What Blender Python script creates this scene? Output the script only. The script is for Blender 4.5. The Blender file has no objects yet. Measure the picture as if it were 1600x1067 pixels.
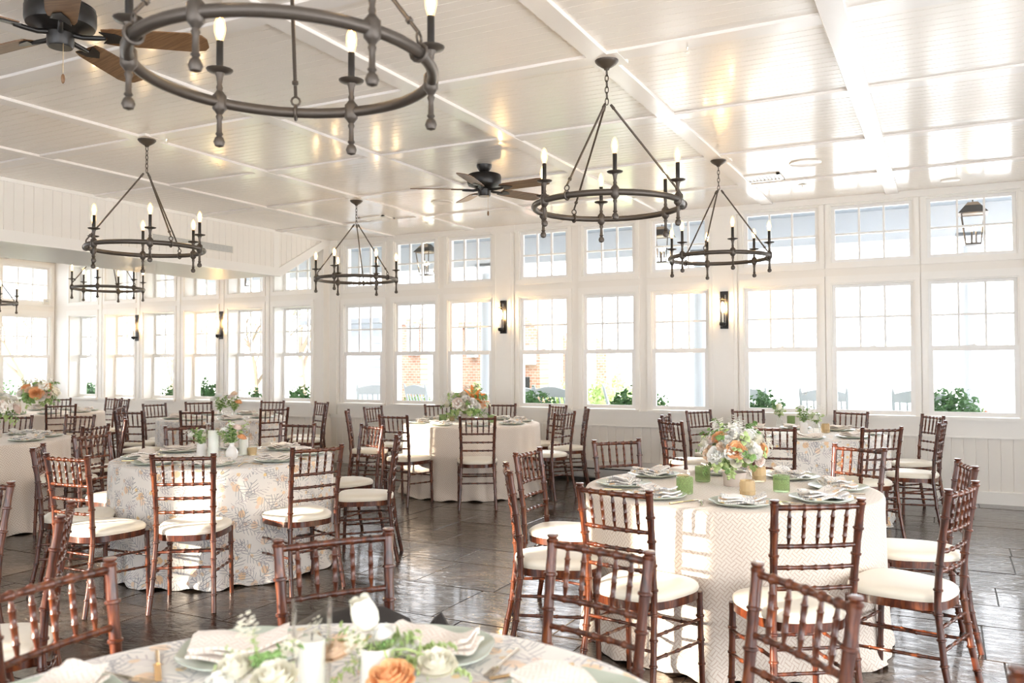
import bpy, math, random
from mathutils import Vector, Matrix
PI=math.pi; C=bpy.context.scene.collection
R=random.Random(7)
# ---------------------------------------------------------------- camera
F=1321.7; YAW=.4742; PIT=.0248; ROL=.0036; H=1.4414
def _basis():
    cy,sy=math.cos(YAW),math.sin(YAW)
    fw=Vector((-sy,cy,0)); rt=Vector((cy,sy,0)); up=Vector((0,0,1))
    cp,sp=math.cos(PIT),math.sin(PIT)
    f2=fw*cp+up*sp; u2=up*cp-fw*sp
    cr,sr=math.cos(ROL),math.sin(ROL)
    return rt*cr-u2*sr, u2*cr+rt*sr, f2
RT,UP,FW=_basis()
cam_d=bpy.data.cameras.new('camera'); cam=bpy.data.objects.new('camera',cam_d); C.objects.link(cam)
m=Matrix((RT,UP,-FW)).transposed().to_4x4(); m.translation=Vector((0,0,H)); cam.matrix_world=m
cam_d.sensor_width=36; cam_d.lens=F/1600*36; cam_d.clip_start=.05; cam_d.clip_end=400
cam_d.dof.use_dof=True; cam_d.dof.focus_distance=5.2; cam_d.dof.aperture_fstop=3.2
bpy.context.scene.camera=cam
def px(x,y,ax,val):
    """point of the place that stands at coordinate val on axis ax along the sight line of a photo pixel"""
    d=FW*F+RT*(x-800)-UP*(y-533.5); o=Vector((0,0,H)); t=(val-o[ax])/d[ax]; return o+d*t
def pd(x,y,dep):
    d=FW*F+RT*(x-800)-UP*(y-533.5); return Vector((0,0,H))+d*(dep/F)
# ---------------------------------------------------------------- world, sun, exposure
w=bpy.data.worlds.new('sky'); bpy.context.scene.world=w; w.use_nodes=True
bg=w.node_tree.nodes['Background']; bg.inputs[0].default_value=(.94,.965,1.0,1); bg.inputs[1].default_value=3.3
sd=bpy.data.lights.new('sun','SUN'); so=bpy.data.objects.new('sun',sd); C.objects.link(so)
sd.energy=11; sd.angle=.012; sd.color=(1,.86,.68)
SUN=Vector((.60,.80,-.165)).normalized()
so.rotation_euler=SUN.to_track_quat('-Z','Y').to_euler(); so.location=(-12,-16,8)
sc=bpy.context.scene
sc.view_settings.view_transform='Standard'; sc.view_settings.look='None'; sc.view_settings.gamma=1
sc.view_settings.use_curve_mapping=False; sc.view_settings.exposure=1.33
cy=sc.cycles; cy.use_denoising=True
try: cy.denoiser='OPENIMAGEDENOISE'
except Exception: pass
cy.filter_width=1.1; cy.max_bounces=10; cy.diffuse_bounces=6; cy.glossy_bounces=4; cy.transmission_bounces=6; cy.transparent_max_bounces=16
cy.sample_clamp_indirect=6; cy.caustics_reflective=False; cy.caustics_refractive=False
# ---------------------------------------------------------------- materials
def mat(name,col,rough=.5,metal=0,coat=0,spec=.5,emit=None,es=0,trans=0,sss=0,sheen=0):
    m=bpy.data.materials.new(name); m.use_nodes=True; b=m.node_tree.nodes['Principled BSDF']
    b.inputs['Base Color'].default_value=(*col,1); b.inputs['Roughness'].default_value=rough
    b.inputs['Metallic'].default_value=metal; b.inputs['Coat Weight'].default_value=coat; b.inputs['Coat Roughness'].default_value=.08
    b.inputs['Specular IOR Level'].default_value=spec; b.inputs['Transmission Weight'].default_value=trans
    if emit: b.inputs['Emission Color'].default_value=(*emit,1); b.inputs['Emission Strength'].default_value=es
    if sss: b.inputs['Subsurface Weight'].default_value=sss; b.inputs['Subsurface Radius'].default_value=(.02,.015,.01)
    if sheen: b.inputs['Sheen Weight'].default_value=sheen
    return m
class NT:
    def __init__(s,m): s.t=m.node_tree; s.b=s.t.nodes['Principled BSDF']
    def n(s,ty,**k):
        o=s.t.nodes.new(ty)
        for a,v in k.items(): setattr(o,a,v)
        return o
    def l(s,a,b): s.t.links.new(a,b)
    def m(s,op,a,b=None,c=None,clamp=False):
        o=s.n('ShaderNodeMath',operation=op); o.use_clamp=clamp
        for i,v in enumerate((a,b,c)):
            if v is None: continue
            if isinstance(v,(int,float)): o.inputs[i].default_value=v
            else: s.l(v,o.inputs[i])
        return o.outputs[0]
    def mix(s,f,a,b):
        o=s.n('ShaderNodeMix',data_type='RGBA')
        if isinstance(f,(int,float)): o.inputs[0].default_value=f
        else: s.l(f,o.inputs[0])
        for i,v in ((6,a),(7,b)):
            if isinstance(v,tuple): o.inputs[i].default_value=(*v,1)
            else: s.l(v,o.inputs[i])
        return o.outputs[2]
    def ramp(s,f,stops):
        o=s.n('ShaderNodeValToRGB'); s.l(f,o.inputs[0]); e=o.color_ramp.elements
        for i,(p,c) in enumerate(stops):
            q=e[i] if i<2 else e.new(p)
            q.position=p; q.color=(*c,1)
        return o.outputs[0]
    def noise(s,scale,vec=None,detail=3,rough=.5,dist=0):
        o=s.n('ShaderNodeTexNoise'); o.inputs['Scale'].default_value=scale; o.inputs['Detail'].default_value=detail
        o.inputs['Roughness'].default_value=rough; o.inputs['Distortion'].default_value=dist
        if vec is not None: s.l(vec,o.inputs['Vector'])
        return o
    def coord(s,kind='Object'): return s.n('ShaderNodeTexCoord').outputs[kind]
    def bump(s,h,st=.3,dist=.01):
        o=s.n('ShaderNodeBump'); o.inputs['Strength'].default_value=st; o.inputs['Distance'].default_value=dist
        s.l(h,o.inputs['Height']); s.l(o.outputs[0],s.b.inputs['Normal']); return o
M={}
def paint(name,col,rough,coat=0,bs=.05):
    m=mat(name,col,rough,coat=coat); t=NT(m); nz=t.noise(9,t.coord(),4)
    c=t.mix(t.m('MULTIPLY',nz.outputs[0],.35),col,tuple(x*.93 for x in col)); t.l(c,t.b.inputs['Base Color'])
    n2=t.noise(55,t.coord(),2); t.bump(n2.outputs[0],bs,.004); return m
M['wall']=paint('white_wall_paint',(.84,.805,.75),.42)
M['trim']=paint('white_trim_paint',(.87,.845,.80),.28,.2)
M['ceil']=paint('gloss_ceiling_paint',(.84,.785,.72),.21,.08,.015)
M['batten']=paint('ceiling_batten_paint',(.84,.80,.76),.25,.3,.02)
M['sash']=paint('window_sash_paint',(.86,.85,.83),.3)
def wood():
    m=mat('mahogany_lacquer',(.12,.03,.012),.28,coat=.35); t=NT(m)
    mp=t.n('ShaderNodeMapping'); mp.inputs['Scale'].default_value=(14,14,2.2); t.l(t.coord(),mp.inputs[0])
    nz=t.noise(3,mp.outputs[0],5,.6,.8)
    oi=t.n('ShaderNodeObjectInfo')
    f=t.m('ADD',nz.outputs[0],t.m('MULTIPLY',oi.outputs['Random'],.10))
    c=t.ramp(f,[(.34,(.020,.0048,.002)),(.56,(.078,.017,.0058)),(.82,(.22,.062,.017))]); t.l(c,t.b.inputs['Base Color']); return m
M['wood']=wood()
def cushion():
    m=mat('ivory_cushion',(.80,.74,.62),.42,sheen=.2); t=NT(m); nz=t.noise(380,t.coord(),2); t.bump(nz.outputs[0],.12,.002); return m
M['cushion']=cushion()
def slate():
    m=mat('sealed_slate',(.06,.045,.035),.16,coat=.2,spec=.5); t=NT(m)
    co=t.n('ShaderNodeNewGeometry').outputs['Position']
    oi=t.n('ShaderNodeObjectInfo')
    n1=t.noise(1.6,co,5,.6,.6); n2=t.noise(7,co,5,.62,1.2)
    f=t.m('ADD',t.m('MULTIPLY',n1.outputs[0],.5),t.m('MULTIPLY',oi.outputs['Random'],.35)); f=t.m('ADD',f,t.m('MULTIPLY',n2.outputs[0],.25))
    c=t.ramp(f,[(.3,(.018,.012,.009)),(.55,(.048,.032,.023)),(.8,(.11,.082,.062))]); t.l(c,t.b.inputs['Base Color'])
    rr=t.m('MULTIPLY_ADD',n2.outputs[0],.17,.03); t.l(rr,t.b.inputs['Roughness'])
    mp=t.n('ShaderNodeMapping'); mp.inputs['Scale'].default_value=(1,1.7,1); mp.inputs['Rotation'].default_value=(0,0,.5); t.l(co,mp.inputs[0])
    n3=t.noise(9,mp.outputs[0],6,.55,1.5); n4=t.noise(2.2,co,3,.5,.5)
    h=t.m('ADD',n3.outputs[0],t.m('MULTIPLY',n4.outputs[0],1.6)); t.bump(h,.55,.012); return m
M['slate']=slate(); M['grout']=mat('dark_grout',(.030,.025,.021),.55)
M['iron']=mat('bronze_iron',(.085,.070,.058),.42,metal=.55,spec=.5)
M['black']=mat('black_metal',(.018,.016,.015),.35,metal=.3)
M['bulb']=mat('lamp_glow',(1,.8,.5),.4,emit=(1.0,.70,.36),es=75)
M['glow']=mat('lamp_filament',(1,.9,.7),.4,emit=(1.0,.60,.24),es=150)
def bulbshell():
    m=bpy.data.materials.new('warm_bulb_glass'); m.use_nodes=True; t=m.node_tree; t.nodes.clear()
    o=t.nodes.new('ShaderNodeOutputMaterial'); mx=t.nodes.new('ShaderNodeMixShader'); a=t.nodes.new('ShaderNodeBsdfTransparent'); b=t.nodes.new('ShaderNodeEmission')
    b.inputs[0].default_value=(1,.52,.18,1); b.inputs[1].default_value=2.2; mx.inputs[0].default_value=.45
    t.links.new(a.outputs[0],mx.inputs[1]); t.links.new(b.outputs[0],mx.inputs[2]); t.links.new(mx.outputs[0],o.inputs[0]); return m
M['bulb_glass']=bulbshell()
def glass(name,col,fac,rough=.02,tint=(1,1,1)):
    m=bpy.data.materials.new(name); m.use_nodes=True; t=m.node_tree; t.nodes.clear()
    o=t.nodes.new('ShaderNodeOutputMaterial'); mx=t.nodes.new('ShaderNodeMixShader'); a=t.nodes.new('ShaderNodeBsdfTransparent'); b=t.nodes.new('ShaderNodeBsdfGlossy')
    a.inputs[0].default_value=(*tint,1); b.inputs[0].default_value=(*col,1); b.inputs['Roughness'].default_value=rough
    lw=t.nodes.new('ShaderNodeLayerWeight'); lw.inputs[0].default_value=fac*.45
    ml=t.nodes.new('ShaderNodeMath'); ml.operation='MULTIPLY'; ml.inputs[1].default_value=.55; t.links.new(lw.outputs['Fresnel'],ml.inputs[0]); t.links.new(ml.outputs[0],mx.inputs[0]); t.links.new(a.outputs[0],mx.inputs[1]); t.links.new(b.outputs[0],mx.inputs[2]); t.links.new(mx.outputs[0],o.inputs[0]); return m
M['pane']=glass('window_glass',(1,1,1),.25,.01,(.99,.995,1))
M['glass']=glass('clear_glass',(1,1,1),.35,.02,(.985,.99,.985))
M['green_glass']=glass('green_ribbed_glass',(.8,.95,.8),.35,.03,(.80,.90,.72))
M['gold_glass']=glass('gold_textured_glass',(1,.85,.6),.45,.1,(.95,.89,.76))
def brownwood():
    m=mat('fan_blade_wood',(.19,.10,.045),.45); t=NT(m); mp=t.n('ShaderNodeMapping'); mp.inputs['Scale'].default_value=(2,26,2); t.l(t.coord(),mp.inputs[0])
    nz=t.noise(3,mp.outputs[0],5,.6,.4); t.l(t.ramp(nz.outputs[0],[(.3,(.12,.055,.022)),(.7,(.24,.13,.06))]),t.b.inputs['Base Color']); return m
M['blade']=brownwood()
def lattice(name,base,line,scale):
    m=mat(name,base,.75,sheen=.3); t=NT(m); uv=t.coord('UV')
    wn=t.noise(9,uv,2); wb_=t.n('ShaderNodeVectorMath',operation='MULTIPLY_ADD'); t.l(wn.outputs['Color'],wb_.inputs[0]); wb_.inputs[1].default_value=(.02,.02,0); t.l(uv,wb_.inputs[2])
    mp=t.n('ShaderNodeMapping'); mp.inputs['Rotation'].default_value=(0,0,.70); mp.inputs['Scale'].default_value=(scale,scale,1); t.l(wb_.outputs[0],mp.inputs[0])
    sx=t.n('ShaderNodeSeparateXYZ'); t.l(mp.outputs[0],sx.inputs[0]); X,Y=sx.outputs[0],sx.outputs[1]
    par=t.m('FLOORED_MODULO',t.m('ADD',t.m('FLOOR',X),t.m('FLOOR',Y)),2)
    def bars(v): return t.m('GREATER_THAN',t.m('ABSOLUTE',t.m('SUBTRACT',t.m('FRACT',t.m('MULTIPLY',v,2)),.5)),.36)
    f=t.m('ADD',t.m('MULTIPLY',bars(X),par),t.m('MULTIPLY',bars(Y),t.m('SUBTRACT',1,par)))
    f=t.m('MULTIPLY',f,.62,clamp=True)
    c=t.mix(f,base,line); t.l(c,t.b.inputs['Base Color'])
    n2=t.noise(700,uv,1); t.bump(n2.outputs[0],.15,.002); return m
M['lattice']=lattice('lattice_print_cloth',(.77,.69,.605),(.47,.32,.22),33)
M['lattice2']=lattice('small_lattice_print_cloth',(.83,.765,.70),(.62,.46,.36),48)
def floral(name,base,s=1.0):
    m=mat(name,base,.75,sheen=.3); t=NT(m); uv0=t.coord('UV')
    col=base; cur=None
    wn=t.noise(2.2*s,uv0,2); 
    wob=t.n('ShaderNodeVectorMath',operation='MULTIPLY_ADD'); t.l(wn.outputs['Color'],wob.inputs[0]); wob.inputs[1].default_value=(.10/s,.10/s,0); t.l(uv0,wob.inputs[2])
    uv=wob.outputs[0]
    # flower heads: soft round blooms
    for (sc_,off,thr,cols) in ((5.2*s,(0,0,0),.20,((.80,.50,.22),(.86,.66,.50))),(7.6*s,(3.3,1.7,0),.15,((.84,.58,.20),(.80,.62,.52)))):
        mp=t.n('ShaderNodeMapping'); mp.inputs['Location'].default_value=off; t.l(uv,mp.inputs[0])
        v=t.n('ShaderNodeTexVoronoi',feature='F1',voronoi_dimensions='2D'); v.inputs['Scale'].default_value=sc_; v.inputs['Randomness'].default_value=.9; t.l(mp.outputs[0],v.inputs['Vector'])
        sep=t.n('ShaderNodeSeparateColor'); t.l(v.outputs['Color'],sep.inputs[0])
        keep=t.m('GREATER_THAN',sep.outputs[0],.30)
        rag=t.noise(38*s,uv,2); d=t.m('ADD',v.outputs['Distance'],t.m('MULTIPLY_ADD',rag.outputs[0],.14,-.07))
        f=t.m('MULTIPLY',t.m('MULTIPLY',t.m('SUBTRACT',thr,d,),28,clamp=True),keep)
        cc=t.mix(sep.outputs[1],*cols)
        cur=t.mix(t.m('MULTIPLY',f,.85),cur if cur is not None else base,cc)
    # fern-like sprigs: stem with paired leaves inside rotated cells
    for k,(ang,scl,off,ink) in enumerate(((.5,3.3*s,(0,0,0),(.22,.23,.25)),(-.75,4.1*s,(2.7,4.4,0),(.26,.26,.29)),(2.4,3.7*s,(7.1,1.2,0),(.30,.30,.32)),(1.5,4.6*s,(5.5,9.2,0),(.42,.36,.38)))):
        mp=t.n('ShaderNodeMapping'); mp.inputs['Rotation'].default_value=(0,0,ang); mp.inputs['Scale'].default_value=(scl,scl,1); mp.inputs['Location'].default_value=off; t.l(uv,mp.inputs[0])
        sx=t.n('ShaderNodeSeparateXYZ'); t.l(mp.outputs[0],sx.inputs[0]); X,Y=sx.outputs[0],sx.outputs[1]
        row=t.m('FLOOR',Y); X=t.m('ADD',X,t.m('MULTIPLY',row,.37))
        u=t.m('SUBTRACT',t.m('FRACT',X),.5); vv=t.m('FRACT',Y)
        bend=t.m('MULTIPLY',t.m('SINE',t.m('MULTIPLY',vv,4.2)),.09); u=t.m('SUBTRACT',u,bend)
        au=t.m('ABSOLUTE',u)
        stem=t.m('LESS_THAN',au,.012)
        env=t.m('MULTIPLY',t.m('SINE',t.m('MULTIPLY',vv,PI)),.26)
        ph=t.m('FRACT',t.m('SUBTRACT',t.m('MULTIPLY',vv,6.5),t.m('MULTIPLY',au,7.5)))
        lf=t.m('LESS_THAN',t.m('ABSOLUTE',t.m('SUBTRACT',ph,.5)),.11)
        leaf=t.m('MULTIPLY',lf,t.m('LESS_THAN',au,env))
        rng=t.m('MULTIPLY',t.m('GREATER_THAN',vv,.10),t.m('LESS_THAN',vv,.93))
        f=t.m('MULTIPLY',t.m('MAXIMUM',stem,leaf),rng)
        gate=t.noise(1.1*s,mp.outputs[0],1); g=t.m('GREATER_THAN',gate.outputs[0],.44)
        f=t.m('MULTIPLY',t.m('MULTIPLY',f,g),.72)
        cur=t.mix(f,cur,ink)
    t.l(cur,t.b.inputs['Base Color'])
    n2=t.noise(700,uv0,1); t.bump(n2.outputs[0],.12,.002); return m
M['floral']=floral('botanical_print_cloth',(.80,.76,.71),1.45)
M['floral_s']=floral('botanical_print_napkin_cloth',(.84,.80,.75),2.1)
def plate_m():
    m=mat('sage_stoneware',(.46,.52,.44),.28,coat=.3); t=NT(m); nz=t.noise(18,t.coord(),4); t.l(t.mix(nz.outputs[0],(.40,.46,.385),(.56,.61,.53)),t.b.inputs['Base Color']); t.bump(nz.outputs[0],.15,.004); return m
def tintglass(name,tint,dcol,k):
    m=glass(name,(1,1,1),.3,.04,tint); t=m.node_tree; o=[n for n in t.nodes if n.type=='OUTPUT_MATERIAL'][0]; src=o.inputs[0].links[0].from_socket
    d=t.nodes.new('ShaderNodeBsdfDiffuse'); d.inputs[0].default_value=(*dcol,1); mx=t.nodes.new('ShaderNodeMixShader'); mx.inputs[0].default_value=k
    t.links.new(src,mx.inputs[1]); t.links.new(d.outputs[0],mx.inputs[2]); t.links.new(mx.outputs[0],o.inputs[0]); return m
M['green_glass']=tintglass('green_ribbed_glass',(.80,.88,.70),(.42,.52,.28),.30); M['gold_glass']=tintglass('gold_textured_glass',(.93,.88,.76),(.78,.62,.40),.38)
M['plate']=plate_m(); M['steel']=mat('brushed_flatware',(.75,.68,.58),.22,metal=1); M['gold']=mat('gold_flatware',(.80,.60,.34),.25,metal=1)
M['ceramic']=mat('white_ceramic',(.82,.80,.77),.25,coat=.4); M['wax']=mat('ivory_wax',(.86,.84,.78),.45,sss=.2)
M['stone']=paint('blush_stone_pot',(.62,.53,.47),.6)
def petal(name,c1,c2):
    m=mat(name,c1,.6,sss=.08); t=NT(m); nz=t.noise(30,t.coord(),3); t.l(t.mix(nz.outputs[0],c1,c2),t.b.inputs['Base Color']); return m
M['rose_o']=petal('orange_petals',(.88,.42,.16),(.93,.60,.34)); M['rose_p']=petal('peach_petals',(.90,.66,.46),(.93,.78,.62))
M['white_p']=petal('white_petals',(.91,.90,.84),(.94,.93,.90)); M['cream_p']=petal('cream_petals',(.84,.80,.66),(.88,.86,.76)); M['lily']=petal('bright_orange_petals',(.88,.24,.05),(.92,.40,.10))
M['blush']=petal('blush_petals',(.86,.70,.62),(.90,.80,.74))
M['leaf']=petal('green_leaves',(.12,.24,.06),(.24,.38,.12)); M['leaf_l']=petal('pale_green_leaves',(.34,.46,.16),(.50,.60,.28)); M['leaf_d']=petal('dark_shrub_leaves',(.035,.10,.03),(.09,.20,.06))
M['yel']=mat('yellow_stamens',(.75,.60,.12),.6); M['twig']=mat('grey_twigs',(.22,.17,.13),.8)
M['leather']=mat('black_bag_fabric',(.014,.010,.009),.8)
# outside
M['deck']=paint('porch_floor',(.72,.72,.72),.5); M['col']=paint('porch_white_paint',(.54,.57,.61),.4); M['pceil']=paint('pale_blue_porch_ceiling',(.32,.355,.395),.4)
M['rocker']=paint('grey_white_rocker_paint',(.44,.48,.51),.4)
def bricks():
    m=mat('weathered_brick',(.4,.2,.14),.85); t=NT(m); co=t.coord()
    mp=t.n('ShaderNodeMapping'); mp.inputs['Rotation'].default_value=(PI/2,0,0); t.l(co,mp.inputs[0])
    b=t.n('ShaderNodeTexBrick'); b.inputs['Scale'].default_value=4.4; b.inputs['Color1'].default_value=(.40,.19,.13,1); b.inputs['Color2'].default_value=(.52,.30,.22,1); b.inputs['Mortar'].default_value=(.52,.42,.36,1); b.inputs['Mortar Size'].default_value=.03
    t.l(mp.outputs[0],b.inputs['Vector']); t.l(b.outputs['Color'],t.b.inputs['Base Color']); return m
M['brick']=bricks()
def lawn():
    m=mat('lawn_ground',(.3,.32,.15),.9); t=NT(m); nz=t.noise(.7,t.coord(),5); t.l(t.ramp(nz.outputs[0],[(.4,(.25,.30,.12)),(.6,(.50,.47,.34))]),t.b.inputs['Base Color']); return m
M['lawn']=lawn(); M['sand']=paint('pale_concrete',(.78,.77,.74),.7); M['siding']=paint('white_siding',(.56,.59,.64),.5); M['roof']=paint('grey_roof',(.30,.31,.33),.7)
M['red']=mat('faded_red_paint',(.55,.14,.10),.6); M['tan']=mat('tan_paint',(.62,.45,.28),.6); M['grey']=mat('grey_metal_paint',(.34,.36,.38),.5)
M['plastic']=mat('off_white_plastic',(.74,.71,.64),.4); M['heater']=mat('grey_white_enamel',(.60,.60,.60),.4); M['dark']=mat('dark_slot',(.03,.03,.03),.7)
# ---------------------------------------------------------------- mesh builder
class MB:
    def __init__(s): s.v=[]; s.f=[]; s.uv=None
    def add(s,vs,fs):
        n=len(s.v); s.v+=[tuple(v) for v in vs]; s.f+=[tuple(i+n for i in f) for f in fs]; return s
    def box(s,x0,x1,y0,y1,z0,z1):
        return s.add([(x0,y0,z0),(x1,y0,z0),(x1,y1,z0),(x0,y1,z0),(x0,y0,z1),(x1,y0,z1),(x1,y1,z1),(x0,y1,z1)],[(0,3,2,1),(4,5,6,7),(0,1,5,4),(1,2,6,5),(2,3,7,6),(3,0,4,7)])
    def bbox(s,x0,x1,y0,y1,z0,z1,b):
        """box with bevelled top and vertical edges"""
        a=[(x0,y0),(x1,y0),(x1,y1),(x0,y1)]; i=[(x0+b,y0+b),(x1-b,y0+b),(x1-b,y1-b),(x0+b,y1-b)]
        vs=[(*p,z0) for p in a]+[(*p,z1-b) for p in a]+[(*p,z1) for p in i]
        fs=[(3,2,1,0),(8,9,10,11)]
        for k in range(4):
            j=(k+1)%4; fs+=[(k,j,4+j,4+k),(4+k,4+j,8+j,8+k)]
        return s.add(vs,fs)
    def tube(s,pts,rad,seg=8,cap=True,closed=False):
        P=[Vector(p) for p in pts]; n=len(P)
        if isinstance(rad,(int,float)): rad=[rad]*n
        t0=(P[1]-P[0]).normalized(); a=t0.orthogonal().normalized(); rings=[]; base=len(s.v); prev=t0
        for i in range(n):
            if closed: t=(P[(i+1)%n]-P[i-1]).normalized()
            else: t=((P[min(i+1,n-1)]-P[max(i-1,0)])).normalized() if (P[min(i+1,n-1)]-P[max(i-1,0)]).length>1e-9 else prev
            q=prev.rotation_difference(t); a=(q@a); a=(a-t*a.dot(t)).normalized(); b=t.cross(a); prev=t
            for k in range(seg):
                th=2*PI*k/seg; s.v.append(tuple(P[i]+(a*math.cos(th)+b*math.sin(th))*rad[i]))
        N=n if closed else n-1
        for i in range(N):
            i2=(i+1)%n
            for k in range(seg):
                k2=(k+1)%seg; s.f.append((base+i*seg+k,base+i*seg+k2,base+i2*seg+k2,base+i2*seg+k))
        if cap and not closed:
            s.f.append(tuple(base+k for k in range(seg))[::-1]); s.f.append(tuple(base+(n-1)*seg+k for k in range(seg)))
        return s
    def lathe(s,prof,seg=20,c=(0,0,0),cap=True,ribs=0,amp=0):
        base=len(s.v)
        for (r,z) in prof:
            for k in range(seg):
                th=2*PI*k/seg; rr=r*(1+(amp*math.cos(ribs*th) if ribs else 0)); s.v.append((c[0]+rr*math.cos(th),c[1]+rr*math.sin(th),c[2]+z))
        for i in range(len(prof)-1):
            for k in range(seg):
                k2=(k+1)%seg; s.f.append((base+i*seg+k,base+i*seg+k2,base+(i+1)*seg+k2,base+(i+1)*seg+k))
        if cap:
            if prof[0][0]>1e-5: s.f.append(tuple(base+k for k in range(seg))[::-1])
            if prof[-1][0]>1e-5: s.f.append(tuple(base+(len(prof)-1)*seg+k for k in range(seg)))
        return s
    def ball(s,c,r,seg=10,rings=6,sz=1):
        return s.lathe([(max(1e-4,r*math.sin(PI*i/rings)),-r*math.cos(PI*i/rings)*sz) for i in range(rings+1)],seg,c,False)
    def poly(s,pts,a,b,axis):
        """extrude a 2D polygon along an axis from a to b"""
        n=len(pts)
        def mk(p,t): return {'x':(t,p[0],p[1]),'y':(p[0],t,p[1]),'z':(p[0],p[1],t)}[axis]
        vs=[mk(p,a) for p in pts]+[mk(p,b) for p in pts]
        fs=[tuple(range(n)),tuple(range(2*n-1,n-1,-1))]+[(i,n+i,n+(i+1)%n,(i+1)%n) for i in range(n)]
        return s.add(vs,fs)
    def xf(s,i0,M_):
        for i in range(i0,len(s.v)): s.v[i]=tuple(M_@Vector(s.v[i]))
        return s
    def mesh(s,name,mt,smooth=False):
        me=bpy.data.meshes.new(name); me.from_pydata(s.v,[],s.f)
        me.materials.append(mt)
        if s.uv:
            ul=me.uv_layers.new(name='UVMap'); 
            for lp in me.loops: ul.data[lp.index].uv=s.uv[lp.vertex_index]
        me.validate(); 
        if smooth:
            me.polygons.foreach_set('use_smooth',[True]*len(me.polygons))
            try: me.set_sharp_from_angle(angle=math.radians(48))
            except Exception: pass
        me.update(); return me
def obj(name,me,parent=None,loc=(0,0,0),rot=(0,0,0),sca=1):
    o=bpy.data.objects.new(name,me); C.objects.link(o); o.parent=parent; o.location=loc; o.rotation_euler=rot
    if sca!=1: o.scale=(sca,)*3 if isinstance(sca,(int,float)) else sca
    return o
def thing(name,label,cat,loc=(0,0,0),rz=0,group=None,me=None):
    o=bpy.data.objects.new(name,me); C.objects.link(o); o.location=loc; o.rotation_euler=(0,0,rz)
    o['label']=label; o['category']=cat
    if group: o['group']=group
    return o
def struct(name,me,loc=(0,0,0),parent=None,rz=0):
    o=bpy.data.objects.new(name,me); C.objects.link(o); o.location=loc; o.rotation_euler=(0,0,rz); o.parent=parent
    if parent is None: o['kind']='structure'
    return o
def dup(root,loc,rz,label,cat=None,group=None):
    r=root.copy(); C.objects.link(r); r.location=loc; r.rotation_euler=(0,0,rz); r['label']=label
    if group: r['group']=group
    for ch in root.children:
        c=ch.copy(); C.objects.link(c); c.parent=r
        for g in ch.children:
            d=g.copy(); C.objects.link(d); d.parent=c
    return r
# ---------------------------------------------------------------- room dimensions
D=9.85; WF=9.80; WL=9.62; ZC=3.230; XL=-14.05; XR=3.2; YB=-3.2; XS=-8.0
GT,GB,GR,TT,TB=2.243,.918,1.5466,3.1008,2.552
NW,WW=.60,.735
SPL=.05
main=[(-7.725,NW),(-6.845,NW),(-5.965,NW),(-4.875,NW),(-3.990,NW),(-3.100,NW),(-2.007,WW),(-1.065,WW),(-.125,WW),(1.03,WW),(1.97,WW)]
left=[(-13.60,.63),(-12.66,.63),(-11.72,.63),(-10.78,.63),(-9.83,.63),(-8.90,.63)]
def wall_boxes(mb,u0,u1,ops,y0,y1,z0=0,z1=ZC+.05,horizontal=True):
    us=sorted({u0,u1,*[o[0] for o in ops],*[o[1] for o in ops]}); 
    for a,b in zip(us,us[1:]):
        cols=sorted([(o[2],o[3]) for o in ops if o[0]<=a+1e-6 and o[1]>=b-1e-6]); z=z0
        for c in cols:
            if c[0]>z: (mb.box(a,b,y0,y1,z,c[0]) if horizontal else mb.box(y0,y1,a,b,z,c[0]))
            z=c[1]
        if z<z1: (mb.box(a,b,y0,y1,z,z1) if horizontal else mb.box(y0,y1,a,b,z,z1))
def openings(ws):
    r=[]
    for x,w_ in ws: r+=[(x-SPL,x+w_+SPL,GB-.055,GT+.05),(x-SPL,x+w_+SPL,TB-.05,TT+.05)]
    return r
# floor ---------------------------------------------------------
fl=struct('floor',MB().box(XL-.3,XR+.3,YB-.3,D+.15,-.12,-.004).mesh('floor',M['grout']))
tiles=[]; y=.35; rr=random.Random(3)
while y<9.78:
    d=rr.choice((.30,.45,.45,.60)); d=min(d,9.79-y) if 9.79-y>.2 else 9.79-y
    x=-14.0+rr.uniform(-.5,0)
    while x<3.1:
        wd=rr.choice((.45,.6,.75,.9)); a=max(x,-14.04); b=min(x+wd,3.18)
        if b-a>.08: tiles.append((a,b,y,y+d))
        x+=wd
    y+=d
def vis(cx,cy_,z=0):
    v=Vector((cx,cy_,z-H)); dd=v.dot(FW)
    if dd<.3: return None
    X=800+F*v.dot(RT)/dd; Y=533.5-F*v.dot(UP)/dd
    return (X,Y,dd) if -60<X<1660 and -60<Y<1130 else None
tv=sorted([(vis((t[0]+t[1])/2,(t[2]+t[3])/2)[2],t) for t in tiles if vis((t[0]+t[1])/2,(t[2]+t[3])/2)])
near=[t for _,t in tv[:300]]; ns=set(near); cache={}
gap=.0022
def tilemesh(w_,d_):
    k=(round(w_,2),round(d_,2))
    if k not in cache: cache[k]=MB().bbox(-w_/2+gap,w_/2-gap,-d_/2+gap,d_/2-gap,-.008,0,.003).mesh('tile',M['slate'])
    return cache[k]
for t in near:
    o=obj('tile',tilemesh(t[1]-t[0],t[3]-t[2]),fl,((t[0]+t[1])/2,(t[2]+t[3])/2,rr.uniform(-.0012,.0012)),(rr.uniform(-.0022,.0022),rr.uniform(-.0022,.0022),0))
mb=MB()
for t in tiles:
    if t not in ns: mb.bbox(t[0]+gap,t[1]-gap,t[2]+gap,t[3]-gap,-.008,rr.uniform(-.001,.001),.003)
mb.box(XL,XR,YB,.34,-.008,0)
o=obj('tile',mb.mesh('tiles_far',M['slate']),fl); o['kind']='stuff'
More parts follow.
